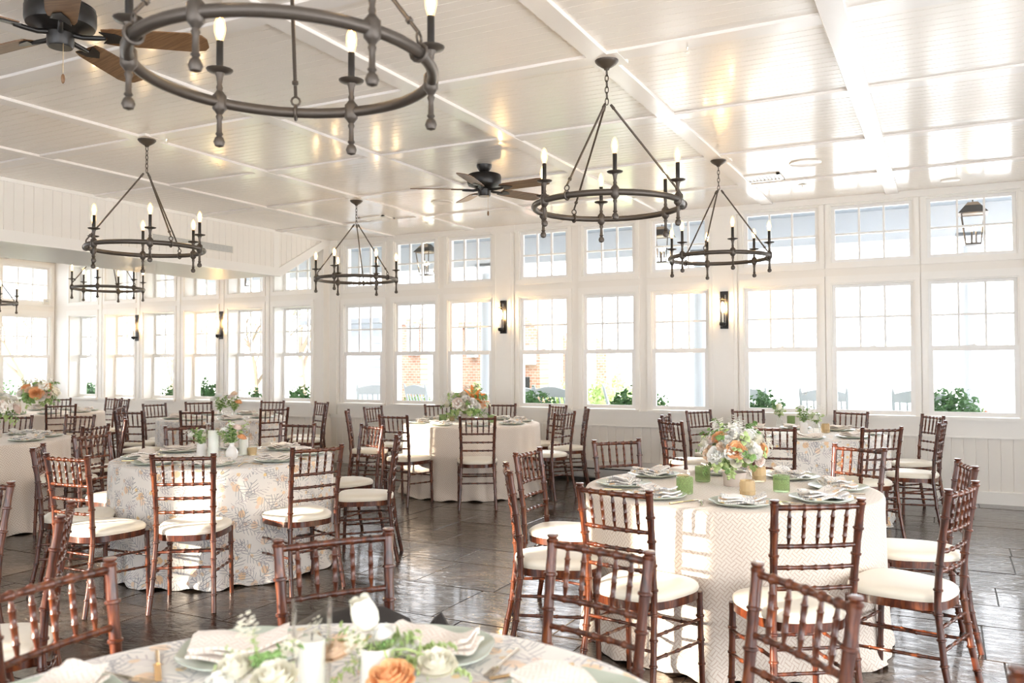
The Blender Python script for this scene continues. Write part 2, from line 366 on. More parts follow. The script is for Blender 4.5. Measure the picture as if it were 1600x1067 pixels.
# ceiling ---------------------------------------------------------
ce=struct('ceiling',MB().box(XL-.3,XR+.3,YB-.3,D+.15,ZC+.018,ZC+.12).mesh('ceiling',M['ceil']))
bx=[-1.71+1.2876*k-.065 for k in range(-10,4)]; by=[4.61+1.3555*k for k in range(-6,4)]
BW=.065; PT=.0836
plank_cache={}
def plank(w_,d_=PT):
    k=(round(w_,3),round(d_,3))
    if k not in plank_cache:
        b=.003; plank_cache[k]=MB().poly([(-d_/2,.012),(-d_/2,-.003),(-d_/2+b,-.006),(d_/2-b,-.006),(d_/2,-.003),(d_/2,.012)],-w_/2,w_/2,'x').mesh('plank',M['ceil'])
    return plank_cache[k]
cand=[]
ys=[YB]+by+[D-.02]; xs=[XL]+[x for x in bx if XL<x<XR]+[XR]
ys=sorted(v for v in set(ys) if YB<=v<=D)
for i in range(len(xs)-1):
    for j in range(len(ys)-1):
        x0,x1=xs[i],xs[i+1]; y0,y1=ys[j]+ (BW if ys[j]!=YB else 0),ys[j+1]-(BW if ys[j+1] in by else 0); n=max(1,round((y1-y0)/PT)); dd=(y1-y0)/n
        if y1-y0<.05: continue
        for k in range(n): cand.append((x0,x1,y0+dd*k,y0+dd*(k+1)))
cv=[(vis((c[0]+c[1])/2,(c[2]+c[3])/2,ZC) or vis(c[1],(c[2]+c[3])/2,ZC),c) for c in cand]
cv=sorted([(v[2],c) for v,c in cv if v]); nearp=set(c for _,c in cv[:300]); mb=MB()
for c in cand:
    d_=c[3]-c[2]
    if c in nearp: obj('plank',plank(c[1]-c[0],d_),ce,((c[0]+c[1])/2,(c[2]+c[3])/2,ZC+.006))
    else:
        b=.003; i0=len(mb.v); mb.poly([(c[2],ZC+.018),(c[2],ZC+.003),(c[2]+b,ZC),(c[3]-b,ZC),(c[3],ZC+.003),(c[3],ZC+.018)],c[0],c[1],'x')
o=obj('plank',mb.mesh('planks_far',M['ceil']),ce); o['kind']='stuff'
for x in bx:
    if XL<x<XR and not (-9.3<x<-8.05): obj('batten',MB().bbox(-BW,BW,YB,D-.03,0,.022,.004).mesh('batten',M['batten']),ce,(x,0,ZC+.002),(0,0,0),(1,1,-1))
for y in by: obj('batten',MB().bbox(XL,XR,-BW,BW,0,.018,.004).mesh('batten',M['batten']),ce,(0,y,ZC+.002),(0,0,0),(1,1,-1))
# back wall -------------------------------------------------------
mb=MB(); wall_boxes(mb,XS,XR,openings(main),WF,D+.12); 
wb=struct('wall_back',mb.mesh('wall_back',M['wall']))
mb=MB(); wall_boxes(mb,XL-.2,XS,openings(left),WL,D+.12); wl2=struct('wall_alcove_back',mb.mesh('wall_alcove_back',M['wall']))
lw=[(8.72,.78),(7.62,.78),(6.2,.78),(5.1,.78),(3.4,.78),(2.3,.78)]
mb=MB(); wall_boxes(mb,YB,WL,openings(lw),XL-.2,XL,horizontal=False); wlf=struct('wall_left',mb.mesh('wall_left',M['wall']))
bw=[(-13.7,.8),(-11.3,.5),(-9.75,.85),(-7.95,.75),(-6.78,.5)]
mb=MB(); wall_boxes(mb,XL-.2,XR+.2,[(a,a+b,z0,z1) for a,b in bw for z0,z1 in ((GB,GT),(TB,TT))]+[(-6.0,-5.3,GB,1.9)]+[(-4.75+1.28*k,-4.75+1.28*k+1.12,.12,2.95) for k in range(6)],YB-.2,YB)  # unseen openings, placed to shape sun patches and add daylight
struct('sun_blocker_front',MB().box(-11.9,6,-13.5,-12,-.6,5.0).mesh('sun_blocker_front',M['col'])); wfr=struct('wall_front',mb.mesh('wall_front',M['wall']))  # block added out of view to keep low sun off the tall openings
rw=[(-3.0+1.3*k,1.16) for k in range(7)]   # tall unseen openings without glass, added to let in more daylight
mb=MB(); wall_boxes(mb,YB,D+.12,[(a,a+b,.12,2.45) for a,b in rw],XR,XR+.2,horizontal=False); wrt=struct('wall_right',mb.mesh('wall_right',M['wall']))
# windows -----------------------------------------------------------
def window_parts(w_,jamb):
    """meshes of a double-hung window; origin at the lower-left glass corner level z=0, room side is -Y, glass at y=0"""
    h0,h1=GB,GT; sp=.038; fr=MB(); t=.006
    a,b=-SPL+t,w_+SPL-t
    fr.box(a-t,a+.012,-jamb,.05,h0-.05,h1+.045); fr.box(b-.012,b+t,-jamb,.05,h0-.05,h1+.045)
    fr.box(a,b,-jamb,.05,h1+.03,h1+.05)
    cs=.048
    for (x0,x1,z0,z1,th) in ((-SPL-cs,-SPL+.004,h0-.05,h1+.05,.018),(w_+SPL-.004,w_+SPL+cs,h0-.05,h1+.05,.018),(-SPL-cs,w_+SPL+cs,h1+.046,h1+.125,.022),(-SPL-cs,w_+SPL+cs,h0-.085,h0-.05,.045),(-SPL-cs,w_+SPL+cs,h0-.16,h0-.085,.016)):
        fr.bbox(0,0,0,0,0,0,0) if False else fr.box(x0,x1,-jamb-th,-jamb+.002,z0,z1)
    up=MB(); y0,y1=-.012,.02; s=.034
    zr=GR+.052
    up.box(-SPL+.01,0,y0,y1,zr-.045,h1+.035); up.box(w_,w_+SPL-.01,y0,y1,zr-.045,h1+.035); up.box(0,w_,y0,y1,h1,h1+.035); up.box(0,w_,y0,y1,zr-.03,zr+.002)
    mz=(zr+h1)/2
    for k in (1,2): up.box(w_*k/3-.011,w_*k/3+.011,y0+.002,y1-.002,zr,h1)
    up.box(0,w_,y0+.003,y1-.003,mz-.011,mz+.011)
    lo=MB(); y0,y1=-.05,-.016
    lo.box(-SPL+.01,.006,y0,y1,h0-.045,zr); lo.box(w_-.006,w_+SPL-.01,y0,y1,h0-.045,zr); lo.box(0,w_,y0,y1,h0-.045,h0); lo.box(0,w_,y0-.004,y1,zr-.052,zr)
    lt=MB(); lt.box(w_/2-.03,w_/2+.03,-.052,-.02,zr,zr+.008); lt.tube([(w_/2,-.036,zr+.008),(w_/2+.02,-.036,zr+.016)],.006,6)
    return dict(frame=fr.mesh('window_frame',M['trim']),up=up.mesh('upper_sash',M['sash']),lo=lo.mesh('lower_sash',M['sash']),lt=lt.mesh('sash_lock',M['sash']),
        pl=MB().box(0,w_,-.034,-.031,h0,zr-.05).mesh('pane',M['pane']),ps=MB().box(0,w_/3,.003,.006,0,(h1-zr)/2).mesh('pane',M['pane']),zr=zr,mz=mz)
def transom_parts(w_,jamb):
    h0,h1=TB,TT; fr=MB(); cs=.046
    fr.box(-SPL,-SPL+.014,-jamb,.05,h0-.05,h1+.05); fr.box(w_+SPL-.014,w_+SPL,-jamb,.05,h0-.05,h1+.05); fr.box(-SPL,w_+SPL,-jamb,.05,h0-.05,h0-.036); fr.box(-SPL,w_+SPL,-jamb,.05,h1+.036,h1+.05)
    for (x0,x1,z0,z1) in ((-SPL-cs,-SPL+.002,h0-.1,h1+.09),(w_+SPL-.002,w_+SPL+cs,h0-.1,h1+.09),(-SPL,w_+SPL,h0-.1,h0-.048),(-SPL,w_+SPL,h1+.048,h1+.09)): fr.box(x0,x1,-jamb-.015,-jamb+.002,z0,z1)
    sa=MB(); y0,y1=-.02,.02
    sa.box(-SPL+.012,0,y0,y1,h0-.038,h1+.038); sa.box(w_,w_+SPL-.012,y0,y1,h0-.038,h1+.038); sa.box(0,w_,y0,y1,h0-.038,h0); sa.box(0,w_,y0,y1,h1,h1+.038)
    for k in (1,2): sa.box(w_*k/3-.010,w_*k/3+.010,y0,y1,h0,h1)
    mz=(h0+h1)/2; sa.box(0,w_,y0+.002,y1-.002,mz-.010,mz+.010)
    return dict(frame=fr.mesh('window_frame',M['trim']),sa=sa.mesh('transom_sash',M['sash']),ps=MB().box(0,w_/3,.003,.006,0,(h1-h0)/2).mesh('pane',M['pane']),mz=mz)
wcache={}; wn=[0]
def put_window(x,w_,y,jamb,rz=0):
    k=(w_,jamb)
    if k not in wcache: wcache[k]=(window_parts(*k),transom_parts(*k))
    A,T_=wcache[k]
    wn[0]+=1; r=struct('window_%d'%wn[0],None,(x,y,0),rz=rz)
    obj('window_frame',A['frame'],r); obj('upper_sash',A['up'],r); obj('lower_sash',A['lo'],r); obj('sash_lock',A['lt'],r); obj('pane',A['pl'],r)
    for i in range(3):
        for j in range(2): obj('pane',A['ps'],r,(w_*i/3,0,(A['zr'],A['mz'])[j]))
    wn[0]+=1; r=struct('window_%d'%wn[0],None,(x,y,0),rz=rz)
    obj('window_frame',T_['frame'],r); obj('transom_sash',T_['sa'],r)
    for i in range(3):
        for j in range(2): obj('pane',T_['ps'],r,(w_*i/3,0,(TB,T_['mz'])[j]))
for x,w_ in main: put_window(x,w_,D,D-WF)
for x,w_ in left: put_window(x,w_,D,D-WL)
for y,w_ in lw[:3]: put_window(XL-.05,w_,0,.05) if False else None
def put_window_left(y,w_):
    put_window(XL-.06,w_,y,.06,PI/2)
for y,w_ in lw[:2]: put_window_left(y,w_)
# unseen openings behind the camera, placed for sun patches: sash bars only
mb=MB()
for x,w_ in bw:
    for (a,b) in ((GB,GT),(TB,TT)):
        for k in (1,2): mb.box(x+w_*k/3-.01,x+w_*k/3+.01,YB-.1,YB-.07,a,b)
        mb.box(x,x+w_,YB-.1,YB-.07,(a+b)/2-.02,(a+b)/2+.02)
struct('window_bars_front',mb.mesh('window_bars',M['sash']))
struct('sun_blocker_left',MB().box(-21,-17.5,-6,6.5,-.6,5.5).mesh('sun_blocker_left',M['siding']))  # unseen block, added to shade the left wall windows from the sun
# trims and pilasters on the back wall
tn=[0]
def trim(mb,mt=None):
    tn[0]+=1; return struct('trim_%d'%tn[0],mb.mesh('trim',mt or M['trim']))
for (a,b) in ((-5.30,-4.99),(-2.44,-2.12),(.70,.93)):
    mb=MB(); mb.box(a,b,WF-.03,WF+.01,.70,ZC); mb.box(a+.035,a+.045,WF-.038,WF,.70,ZC); mb.box(b-.045,b-.035,WF-.038,WF,.70,ZC); mb.box(a-.02,b+.02,WF-.04,WF,ZC-.1,ZC); trim(mb)
mb=MB(); mb.box(XS-.02,XS+.13,WF-.05,WF+.01,.70,ZC); mb.box(XS+.13,XS+.16,WF-.025,WF,.70,ZC); trim(mb)
for x,w_ in left:
    if x>-13: mb=MB(); mb.box(x-.19,x-.12,WL-.016,WL+.002,.70,ZC); trim(mb)
mb=MB(); mb.box(XS,XR,WF-.02,WF+.01,.655,.845); mb.box(XS,XR,WF-.032,WF+.01,.835,.85); mb.box(XS,XR,WF-.028,WF,.655,.672); trim(mb)
mb=MB(); mb.box(XL,XS,WL-.02,WL+.01,.655,.845); mb.box(XL,XS,WL-.03,WL,.655,.672); trim(mb)
mb=MB(); mb.box(XL-.01,XL+.02,YB,WL,.655,.845); mb.box(XL,XL+.03,YB,WL,.655,.672); trim(mb)
mb=MB(); mb.box(XS,XR,WF-.035,WF+.01,ZC-.07,ZC+.01); trim(mb)
struct('baseboard_back',MB().box(XS,XR,WF-.025,WF+.01,0,.125).mesh('baseboard',M['trim']))
struct('baseboard_alcove',MB().box(XL,XS,WL-.02,WL+.01,0,.125).mesh('baseboard',M['trim']))
struct('baseboard_left',MB().box(XL-.01,XL+.02,YB,WL,0,.125).mesh('baseboard',M['trim']))
# tongue-and-groove boards under the windows
bm_=MB().poly([(-.055,0),(-.055,-.004),(-.050,-.010),(.050,-.010),(.055,-.004),(.055,0)],.125,.655,'z').mesh('board',M['wall'])
x=XS+.055
while x<1.2: obj('board',bm_,wb,(x,WF,0)); x+=.11
x=XL+.055
while x<XS: obj('board',bm_,wl2,(x,WL,0)); x+=.11
# boxed header dropping from the ceiling on the left, face clad in vertical boards
HZ=2.625; xe=-9.27
prof=[(YB,HZ),(8.72,HZ),(WF-.001,ZC-.01),(WF-.001,ZC+.01),(YB,ZC+.01)]
hd=struct('ceiling_header',MB().poly(prof,xe,XS-.012,'x').mesh('ceiling_header',M['wall']))
hb=MB().poly([(-.05,0),(-.05,.004),(-.046,.010),(.046,.010),(.05,.004),(.05,0)],0,1,'z')
hbm=hb.mesh('board',M['wall'])
y=1.6
while y<9.75:
    z0=HZ+.1 if y<8.72 else HZ+.1+(y-8.72)*(ZC-HZ)/(WF-8.72)
    if ZC-z0>.02: obj('board',hbm,hd,(XS-.012,y,z0),(0,0,-PI/2),(1,1,ZC-z0))
    y+=.1
mb=MB(); mb.poly([(YB,HZ-.01),(8.73,HZ-.01),(8.69,HZ+.105),(YB,HZ+.105)],XS-.012,XS+.012,'x'); mb.poly([(8.73,HZ-.01),(WF,ZC-.03),(WF,ZC+.0),(WF-.16,ZC),(8.69,HZ+.105)],XS-.012,XS+.012,'x'); mb.box(XS-.01,XS+.015,YB,WF,ZC-.035,ZC); trim(mb)
mb=MB(); mb.box(XS-.012,XS+.006,8.60,8.70,HZ+.1,ZC-.03); trim(mb)
# ---------------------------------------------------------------- outside
g=struct('porch_floor',MB().box(-22,9,D+.1,12.5,-.20,-.05).mesh('porch_floor',M['deck']))
struct('lawn',MB().box(-80,60,12.4,90,-.75,-.55).mesh('lawn',M['sand']))
struct('grass_bed',MB().box(-60,-6.5,13.4,40,-.56,-.50).mesh('grass_bed',M['lawn']))
pc=MB(); pc.box(-24,9,D+.1,12.75,3.42,3.5); pcl=struct('porch_ceiling',pc.mesh('porch_ceiling',M['pceil']))
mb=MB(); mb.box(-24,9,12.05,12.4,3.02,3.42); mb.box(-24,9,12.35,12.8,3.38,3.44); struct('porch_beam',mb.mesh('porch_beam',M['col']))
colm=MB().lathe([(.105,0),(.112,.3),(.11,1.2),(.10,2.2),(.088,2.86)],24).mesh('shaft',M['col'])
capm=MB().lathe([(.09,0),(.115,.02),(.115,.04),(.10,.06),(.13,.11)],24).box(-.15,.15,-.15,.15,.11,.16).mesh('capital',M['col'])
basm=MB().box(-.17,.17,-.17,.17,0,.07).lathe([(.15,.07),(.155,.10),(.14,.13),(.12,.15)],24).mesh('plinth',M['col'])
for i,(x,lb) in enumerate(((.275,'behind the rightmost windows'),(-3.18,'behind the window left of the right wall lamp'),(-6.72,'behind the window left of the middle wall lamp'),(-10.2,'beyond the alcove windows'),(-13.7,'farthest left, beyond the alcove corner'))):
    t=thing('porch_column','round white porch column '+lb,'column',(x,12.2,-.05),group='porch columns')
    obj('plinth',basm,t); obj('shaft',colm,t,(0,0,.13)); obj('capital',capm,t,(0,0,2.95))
# rocking chairs on the porch
def rocker():
    p={}
    l=[]
    for s in (-1,1):
        l.append(('rear_post',MB().tube([(s*.26,.28,.08),(s*.26,.25,.42),(s*.27,.42,1.12),(s*.27,.44,1.17)],[.022,.022,.019,.006],8)))
        l.append(('front_post',MB().tube([(s*.29,-.24,.06),(s*.29,-.26,.64)],.021,8)))
        l.append(('armrest',MB().box(s*.29-.045,s*.29+.045,-.32,.30,.64,.662)))
        l.append(('rocker_runner',MB().tube([(s*.28,-.48,.09),(s*.28,-.25,.035),(s*.28,.05,.018),(s*.28,.35,.045),(s*.28,.62,.14)],.019,6)))
    l.append(('seat',MB().box(-.28,.28,-.28,.26,.40,.43)))
    tr=MB(); n=12; vs=[]
    for i in range(n+1):
        x=-.27+.54*i/n; top=1.10+.05*math.sin(PI*i/n); vs.append((x,top))
    pts=vs+[(.27,1.0),(-.27,1.0)]; tr.poly([(a,b-1.05) for a,b in pts],-.012,.012,'y'); tr.xf(0,Matrix.Translation((0,.405,1.05))@Matrix.Rotation(-.22,4,'X')); l.append(('top_rail',tr))
    l.append(('lower_rail',MB().box(-.27,.27,.262,.285,.50,.54)))
    sl=MB().tube([(0,.268,.53),(0,.30,.75),(0,.385,1.01)],.012,6).mesh('slat',M['rocker'])
    return [(n_,mb.mesh(n_,M['rocker'])) for n_,mb in l],sl
RK,RS=rocker()
first=None
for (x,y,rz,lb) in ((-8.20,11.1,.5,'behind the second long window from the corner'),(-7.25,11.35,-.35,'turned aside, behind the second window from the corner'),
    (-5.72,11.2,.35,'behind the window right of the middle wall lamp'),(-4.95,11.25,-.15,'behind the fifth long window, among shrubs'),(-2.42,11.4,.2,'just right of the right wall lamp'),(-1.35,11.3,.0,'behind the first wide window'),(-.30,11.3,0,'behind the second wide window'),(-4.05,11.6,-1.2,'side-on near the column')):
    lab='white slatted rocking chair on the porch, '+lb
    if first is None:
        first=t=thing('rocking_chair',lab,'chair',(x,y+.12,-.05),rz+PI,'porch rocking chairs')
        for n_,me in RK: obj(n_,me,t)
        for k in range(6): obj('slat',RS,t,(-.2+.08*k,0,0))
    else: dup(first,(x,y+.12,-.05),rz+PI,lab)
# shrubs
def shrub(name,label,loc,r,h,n,mt,seed,sz=.03):
    q=random.Random(seed); mb=MB()
    for i in range(n):
        th=q.uniform(0,2*PI); u=q.random(); ph=math.acos(1-1.15*u) if u<.87 else q.uniform(0,1.57); k=q.uniform(.72,1.05)
        bump=1+.14*math.sin(3*th+seed)+.08*math.sin(7*th+2*ph)
        c=Vector((math.sin(ph)*math.cos(th)*r*k*bump,math.sin(ph)*math.sin(th)*r*k*bump,h*.45+math.cos(ph)*h*.55*k*bump))
        a=Vector((q.uniform(-1,1),q.uniform(-1,1),q.uniform(-.2,1))).normalized(); b=a.orthogonal().normalized(); s=sz*q.uniform(.7,1.4)
        mb.add([c-b*s*.45,c+a*s*1.1,c+b*s*.45,c-a*s*.6],[(0,1,2,3)])
    for i in range(5):
        a=q.uniform(0,6.28); mb.tube([(0,0,0),(math.cos(a)*r*.3,math.sin(a)*r*.3,h*.4),(math.cos(a)*r*.6,math.sin(a)*r*.6,h*.75)],[.012,.008,.004],5)
    return thing(name,label,'shrub',loc,me=mb.mesh(name,mt))
sh=[(835,640,'dark green shrub right outside the window right of the middle wall lamp',.40,1.02),(978,640,'dark green shrub outside the lower right of the fifth long window',.31,1.06),(1020,640,'dark green shrub peeking behind the left edge of the sixth long window',.24,1.04),
    (1190,640,'dark green shrub outside the first wide window',.40,1.05),(1485,650,'largest dark green shrub, outside the rightmost window',.46,1.10),(470,630,'clipped green hedge outside the window beside the corner',.65,1.02),
    (325,630,'dark rounded shrub outside the third alcove window from the corner',.34,1.12),(140,625,'dark shrub outside the far alcove window',.5,1.08),(262,632,'small dark shrub outside a middle alcove window',.3,1.0),(400,632,'low dark shrub beside the bare tree',.2,1.0)]
for i,(x,y,lb,r,h) in enumerate(sh):
    r=min(r,.52); P=px(x,y,1,10.12+r); shrub('boxwood_shrub',lb,(P.x,10.12+r,-.05),r,h,int(2400*r/.4),M['leaf_d'],i,.036)
for i,(x,y,YY,lb,r,h) in enumerate(((878,590,14.4,'round light green bush behind the fourth long window',.55,1.5),(938,600,15.2,'light green bush left of the distant brick post',.5,1.6),(960,600,17.6,'pale green bush behind the fifth long window',.6,1.75),(652,610,13.5,'green bush behind the slatted porch rocker',.6,1.35),(765,605,13.9,'green bush at the foot of the second brick chimney',.8,1.55))):
    P=px(x,y,1,YY); shrub('round_bush',lb,(P.x,YY,-.55),r*.85,h,1500,M['leaf_l'] if i!=3 else M['leaf'],40+i,.05)
# brick stacks and neighbouring house wing
def block(name,lb,cat,x0,x1,ytop,Y,depth,mt,slant=0,cap=False):
    A=px(x0,ytop,1,Y); B=px(x1,ytop,1,Y); zt=A.z; w_=B.x-A.x
    t=thing(name,lb,cat,(A.x,Y,-.55)); hh=zt+.55
    obj('shaft',MB().poly([(0,0),(w_,0),(w_,hh-slant),(0,hh)],0,depth,'y').mesh('shaft',mt),t)
    if cap: obj('cap',MB().box(-.06,w_+.06,-.06,depth+.06,hh,hh+.12).mesh('cap',mt),t)
    return t,w_,hh
t,w_,hh=block('brick_chimney','weathered red brick chimney with a grey box lamp, behind the second long window','chimney',627,657,507,15.6,.3,M['brick'],cap=True)
obj('box_lamp',MB().box(w_*.5,w_*.5+.22,-.16,0,2.15,2.8).box(w_*.5-.02,w_*.5+.24,-.18,.0,2.8,2.84).mesh('box_lamp',M['grey']),t)
t,w_,hh=block('brick_chimney','brick chimney with a grey box lamp, behind the window left of the middle wall lamp','chimney',722,750,512,15.4,.3,M['brick'],cap=True)
obj('box_lamp',MB().box(w_*.45,w_*.45+.2,-.16,0,2.1,2.72).box(w_*.45-.02,w_*.45+.22,-.18,.0,2.72,2.76).mesh('box_lamp',M['grey']),t)
t,w_,hh=block('brick_fireplace','slant-topped brick outdoor fireplace with dark firebox behind the fourth long window','fireplace',808,843,478,15.2,.45,M['brick'],slant=.55)
obj('firebox',MB().box(.12,w_*.55,-.02,.1,.9,1.7).mesh('firebox',M['dark']),t); obj('mantel',MB().box(-.05,w_*.85,-.12,0,1.95,2.3).mesh('mantel',M['siding']),t)
block('brick_post','slant-topped brick post at the right edge of the fourth long window','post',879,898,520,16.2,.3,M['brick'],slant=.5)
block('brick_post','slim brick post behind the fifth long window','post',931,947,526,16.6,.3,M['brick'],slant=.3)
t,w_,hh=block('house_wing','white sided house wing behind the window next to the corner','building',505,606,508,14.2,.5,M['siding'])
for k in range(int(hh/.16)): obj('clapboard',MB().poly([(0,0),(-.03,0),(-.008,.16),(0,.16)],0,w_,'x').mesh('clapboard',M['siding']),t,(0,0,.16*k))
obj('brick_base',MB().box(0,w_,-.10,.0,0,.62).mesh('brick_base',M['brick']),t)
obj('roof',MB().poly([(-.3,0),(.25,.3),(.6,0),(.6,-.1),(-.3,-.1)],-.4,w_+.02,'x').mesh('roof',M['roof']),t,(0,0,hh+.1))
struct('garden_wall',MB().box(-40,-13,24,24.3,-.6,1.5).box(-40,-13,23.95,24.35,1.5,1.6).mesh('garden_wall',M['siding']))
# bare trees left
def tree(lb,loc,h,seed,leaf):
    q=random.Random(seed); t=thing('garden_tree',lb,'tree',loc); mb=MB(); tips=[]
    def br(p,d,l,r,dep):
        e=p+d*l; mid=p+d*l*.5+Vector((q.uniform(-.05,.05),q.uniform(-.05,.05),0))*l; mb.tube([p,mid,e],[r,r*.8,r*.55],5)
        if dep==0: tips.append(e); return
        for _ in range(3 if dep>1 else 4):
            dd=(d+Vector((q.uniform(-.8,.8),q.uniform(-.8,.8),q.uniform(-.2,.6)))).normalized(); br(e if q.random()<.6 else p+d*l*.7,dd,l*q.uniform(.6,.8),r*.55,dep-1)
    br(Vector((0,0,0)),Vector((q.uniform(-.15,.15),0,1)).normalized(),h*.34,h*.022,4)
    obj('branches',mb.mesh('branches',M['twig']),t)
    lf=MB()
    for e in tips:
        for _ in range(leaf):
            c=e+Vector((q.gauss(0,.13),q.gauss(0,.13),q.gauss(0,.13))); a=Vector((q.uniform(-1,1),q.uniform(-1,1),q.uniform(-1,1))).normalized(); b=a.orthogonal().normalized(); s=.045
            lf.add([c-b*s*.5,c+a*s,c+b*s*.5,c-a*s],[(0,1,2,3)])
    if leaf: o=obj('foliage',lf.mesh('foliage',M['leaf_l']),t); o['kind']='stuff'
P=px(398,600,1,15.5); tree('small tree with sparse pale leaves behind the second alcove window from the corner',(P.x,15.5,-.5),4.2,5,4)
P=px(470,600,1,19); tree('bare-branched tree behind the alcove window beside the corner',(P.x,19,-.5),6.5,11,0)
P=px(262,600,1,17); tree('thin bare tree behind the middle alcove windows',(P.x,17,-.5),4.0,23,0)
tree('leafy pale tree outside the left wall window',(-24,15.6,-.5),4.6,31,3)
shrub('boxwood_shrub','wide dark shrub outside the left wall window',(-15.3,9.35,-.5),.75,1.55,1500,M['leaf_d'],77,.04)
# garden ornament right
P=px(1534,632,1,14.5); t=thing('garden_figure','small painted post figure with a red rail, beyond the rightmost window','ornament',(P.x,14.5,-.55))
obj('post',MB().lathe([(.06,0),(.05,1.0),(.055,1.3)],12).mesh('post',M['tan']),t); obj('figure',MB().lathe([(.05,1.3),(.07,1.38),(.055,1.5),(.03,1.55),(.06,1.62),(.05,1.7),(.02,1.74)],12).mesh('figure',M['grey']),t)
obj('red_rail',MB().tube([(.02,0,1.25),(.55,-.2,.75)],.035,8).mesh('red_rail',M['red']),t)
# porch lanterns
def lantern_parts():
    fr=MB(); wt,wb_=.115,.075
    zt,zb=.0,-.34
    for sx in (-1,1):
        for sy in (-1,1): fr.tube([(sx*wt,sy*wt,zt),(sx*wb_,sy*wb_,zb)],.008,4)
    for z,w_ in ((zt,wt),(zb,wb_)):
        for a,b in (((-w_,-w_),(w_,-w_)),((w_,-w_),(w_,w_)),((w_,w_),(-w_,w_)),((-w_,w_),(-w_,-w_))): fr.tube([(*a,z),(*b,z)],.009,4)
    fr.box(-wb_,wb_,-wb_,wb_,zb-.012,zb)
    ro=MB().add([(-.15,-.15,0),(.15,-.15,0),(.15,.15,0),(-.15,.15,0),(-.05,-.05,.13),(.05,-.05,.13),(.05,.05,.13),(-.05,.05,.13)],[(0,3,2,1),(4,5,6,7),(0,1,5,4),(1,2,6,5),(2,3,7,6),(3,0,4,7)])
    st=MB().tube([(0,0,.12),(0,0,.55)],.008,6); ca=MB()
    for a in range(3): ca.tube([(.03*math.cos(a*2.1),.03*math.sin(a*2.1),-.33),(.03*math.cos(a*2.1),.03*math.sin(a*2.1),-.2)],.009,6)
    bl=MB()
    for a in range(3): bl.ball((.03*math.cos(a*2.1),.03*math.sin(a*2.1),-.165),.016,8,6,1.8)
    return [('lantern_frame',fr.mesh('lantern_frame',M['iron'])),('lantern_roof',ro.mesh('lantern_roof',M['iron'])),('hanging_rod',st.mesh('hanging_rod',M['iron'])),('candle_cluster',ca.mesh('candle_cluster',M['iron'])),('bulb',bl.mesh('bulb',M['bulb'],True))]
LP=lantern_parts(); first=None
for (x,z,lb) in ((.29,3.10,'behind the rightmost transom window'),(-3.33,3.10,'behind the transom left of the right wall lamp'),(-7.03,3.12,'behind the second transom from the corner'),(-10.75,3.12,'beyond the alcove transoms')):
    lab='four-sided metal porch lantern '+lb
    if not first:
        first=t=thing('porch_lantern',lab,'lantern',(x,10.85,z),group='porch lanterns')
        for n_,me in LP: obj(n_,me,t)
    else: dup(first,(x,10.85,z),0,lab)
# ---------------------------------------------------------------- chairs
def bamboo(pts,r,every=.085,seg=8,taper=None,bulge=1.28):
    P=[Vector(p) for p in pts]; L=[0]
    for a,b in zip(P,P[1:]): L.append(L[-1]+(b-a).length)
    T_=L[-1]
    def at(s):
        s=min(max(s,0),T_)
        for i in range(len(P)-1):
            if s<=L[i+1]+1e-9: return P[i].lerp(P[i+1],(s-L[i])/max(1e-9,L[i+1]-L[i]))
        return P[-1]
    ss=[(0,1)]; n=max(1,round(T_/every)); 
    for k in range(1,n):
        c=T_*k/n
        ss+=[(c-.006,1.0),(c-.003,bulge),(c+.003,bulge),(c+.006,1.0)]
        if k<n-1 or True: ss.append((c+T_/n/2,.90))
    ss.append((T_,1)); ss.sort()
    out=[at(s) for s,_ in ss]; rad=[r*m_ for _,m_ in ss]
    if taper: rad=[q*(taper[0]+(taper[1]-taper[0])*s/T_) for q,(s,_) in zip(rad,ss)]
    return MB().tube(out,rad,seg)
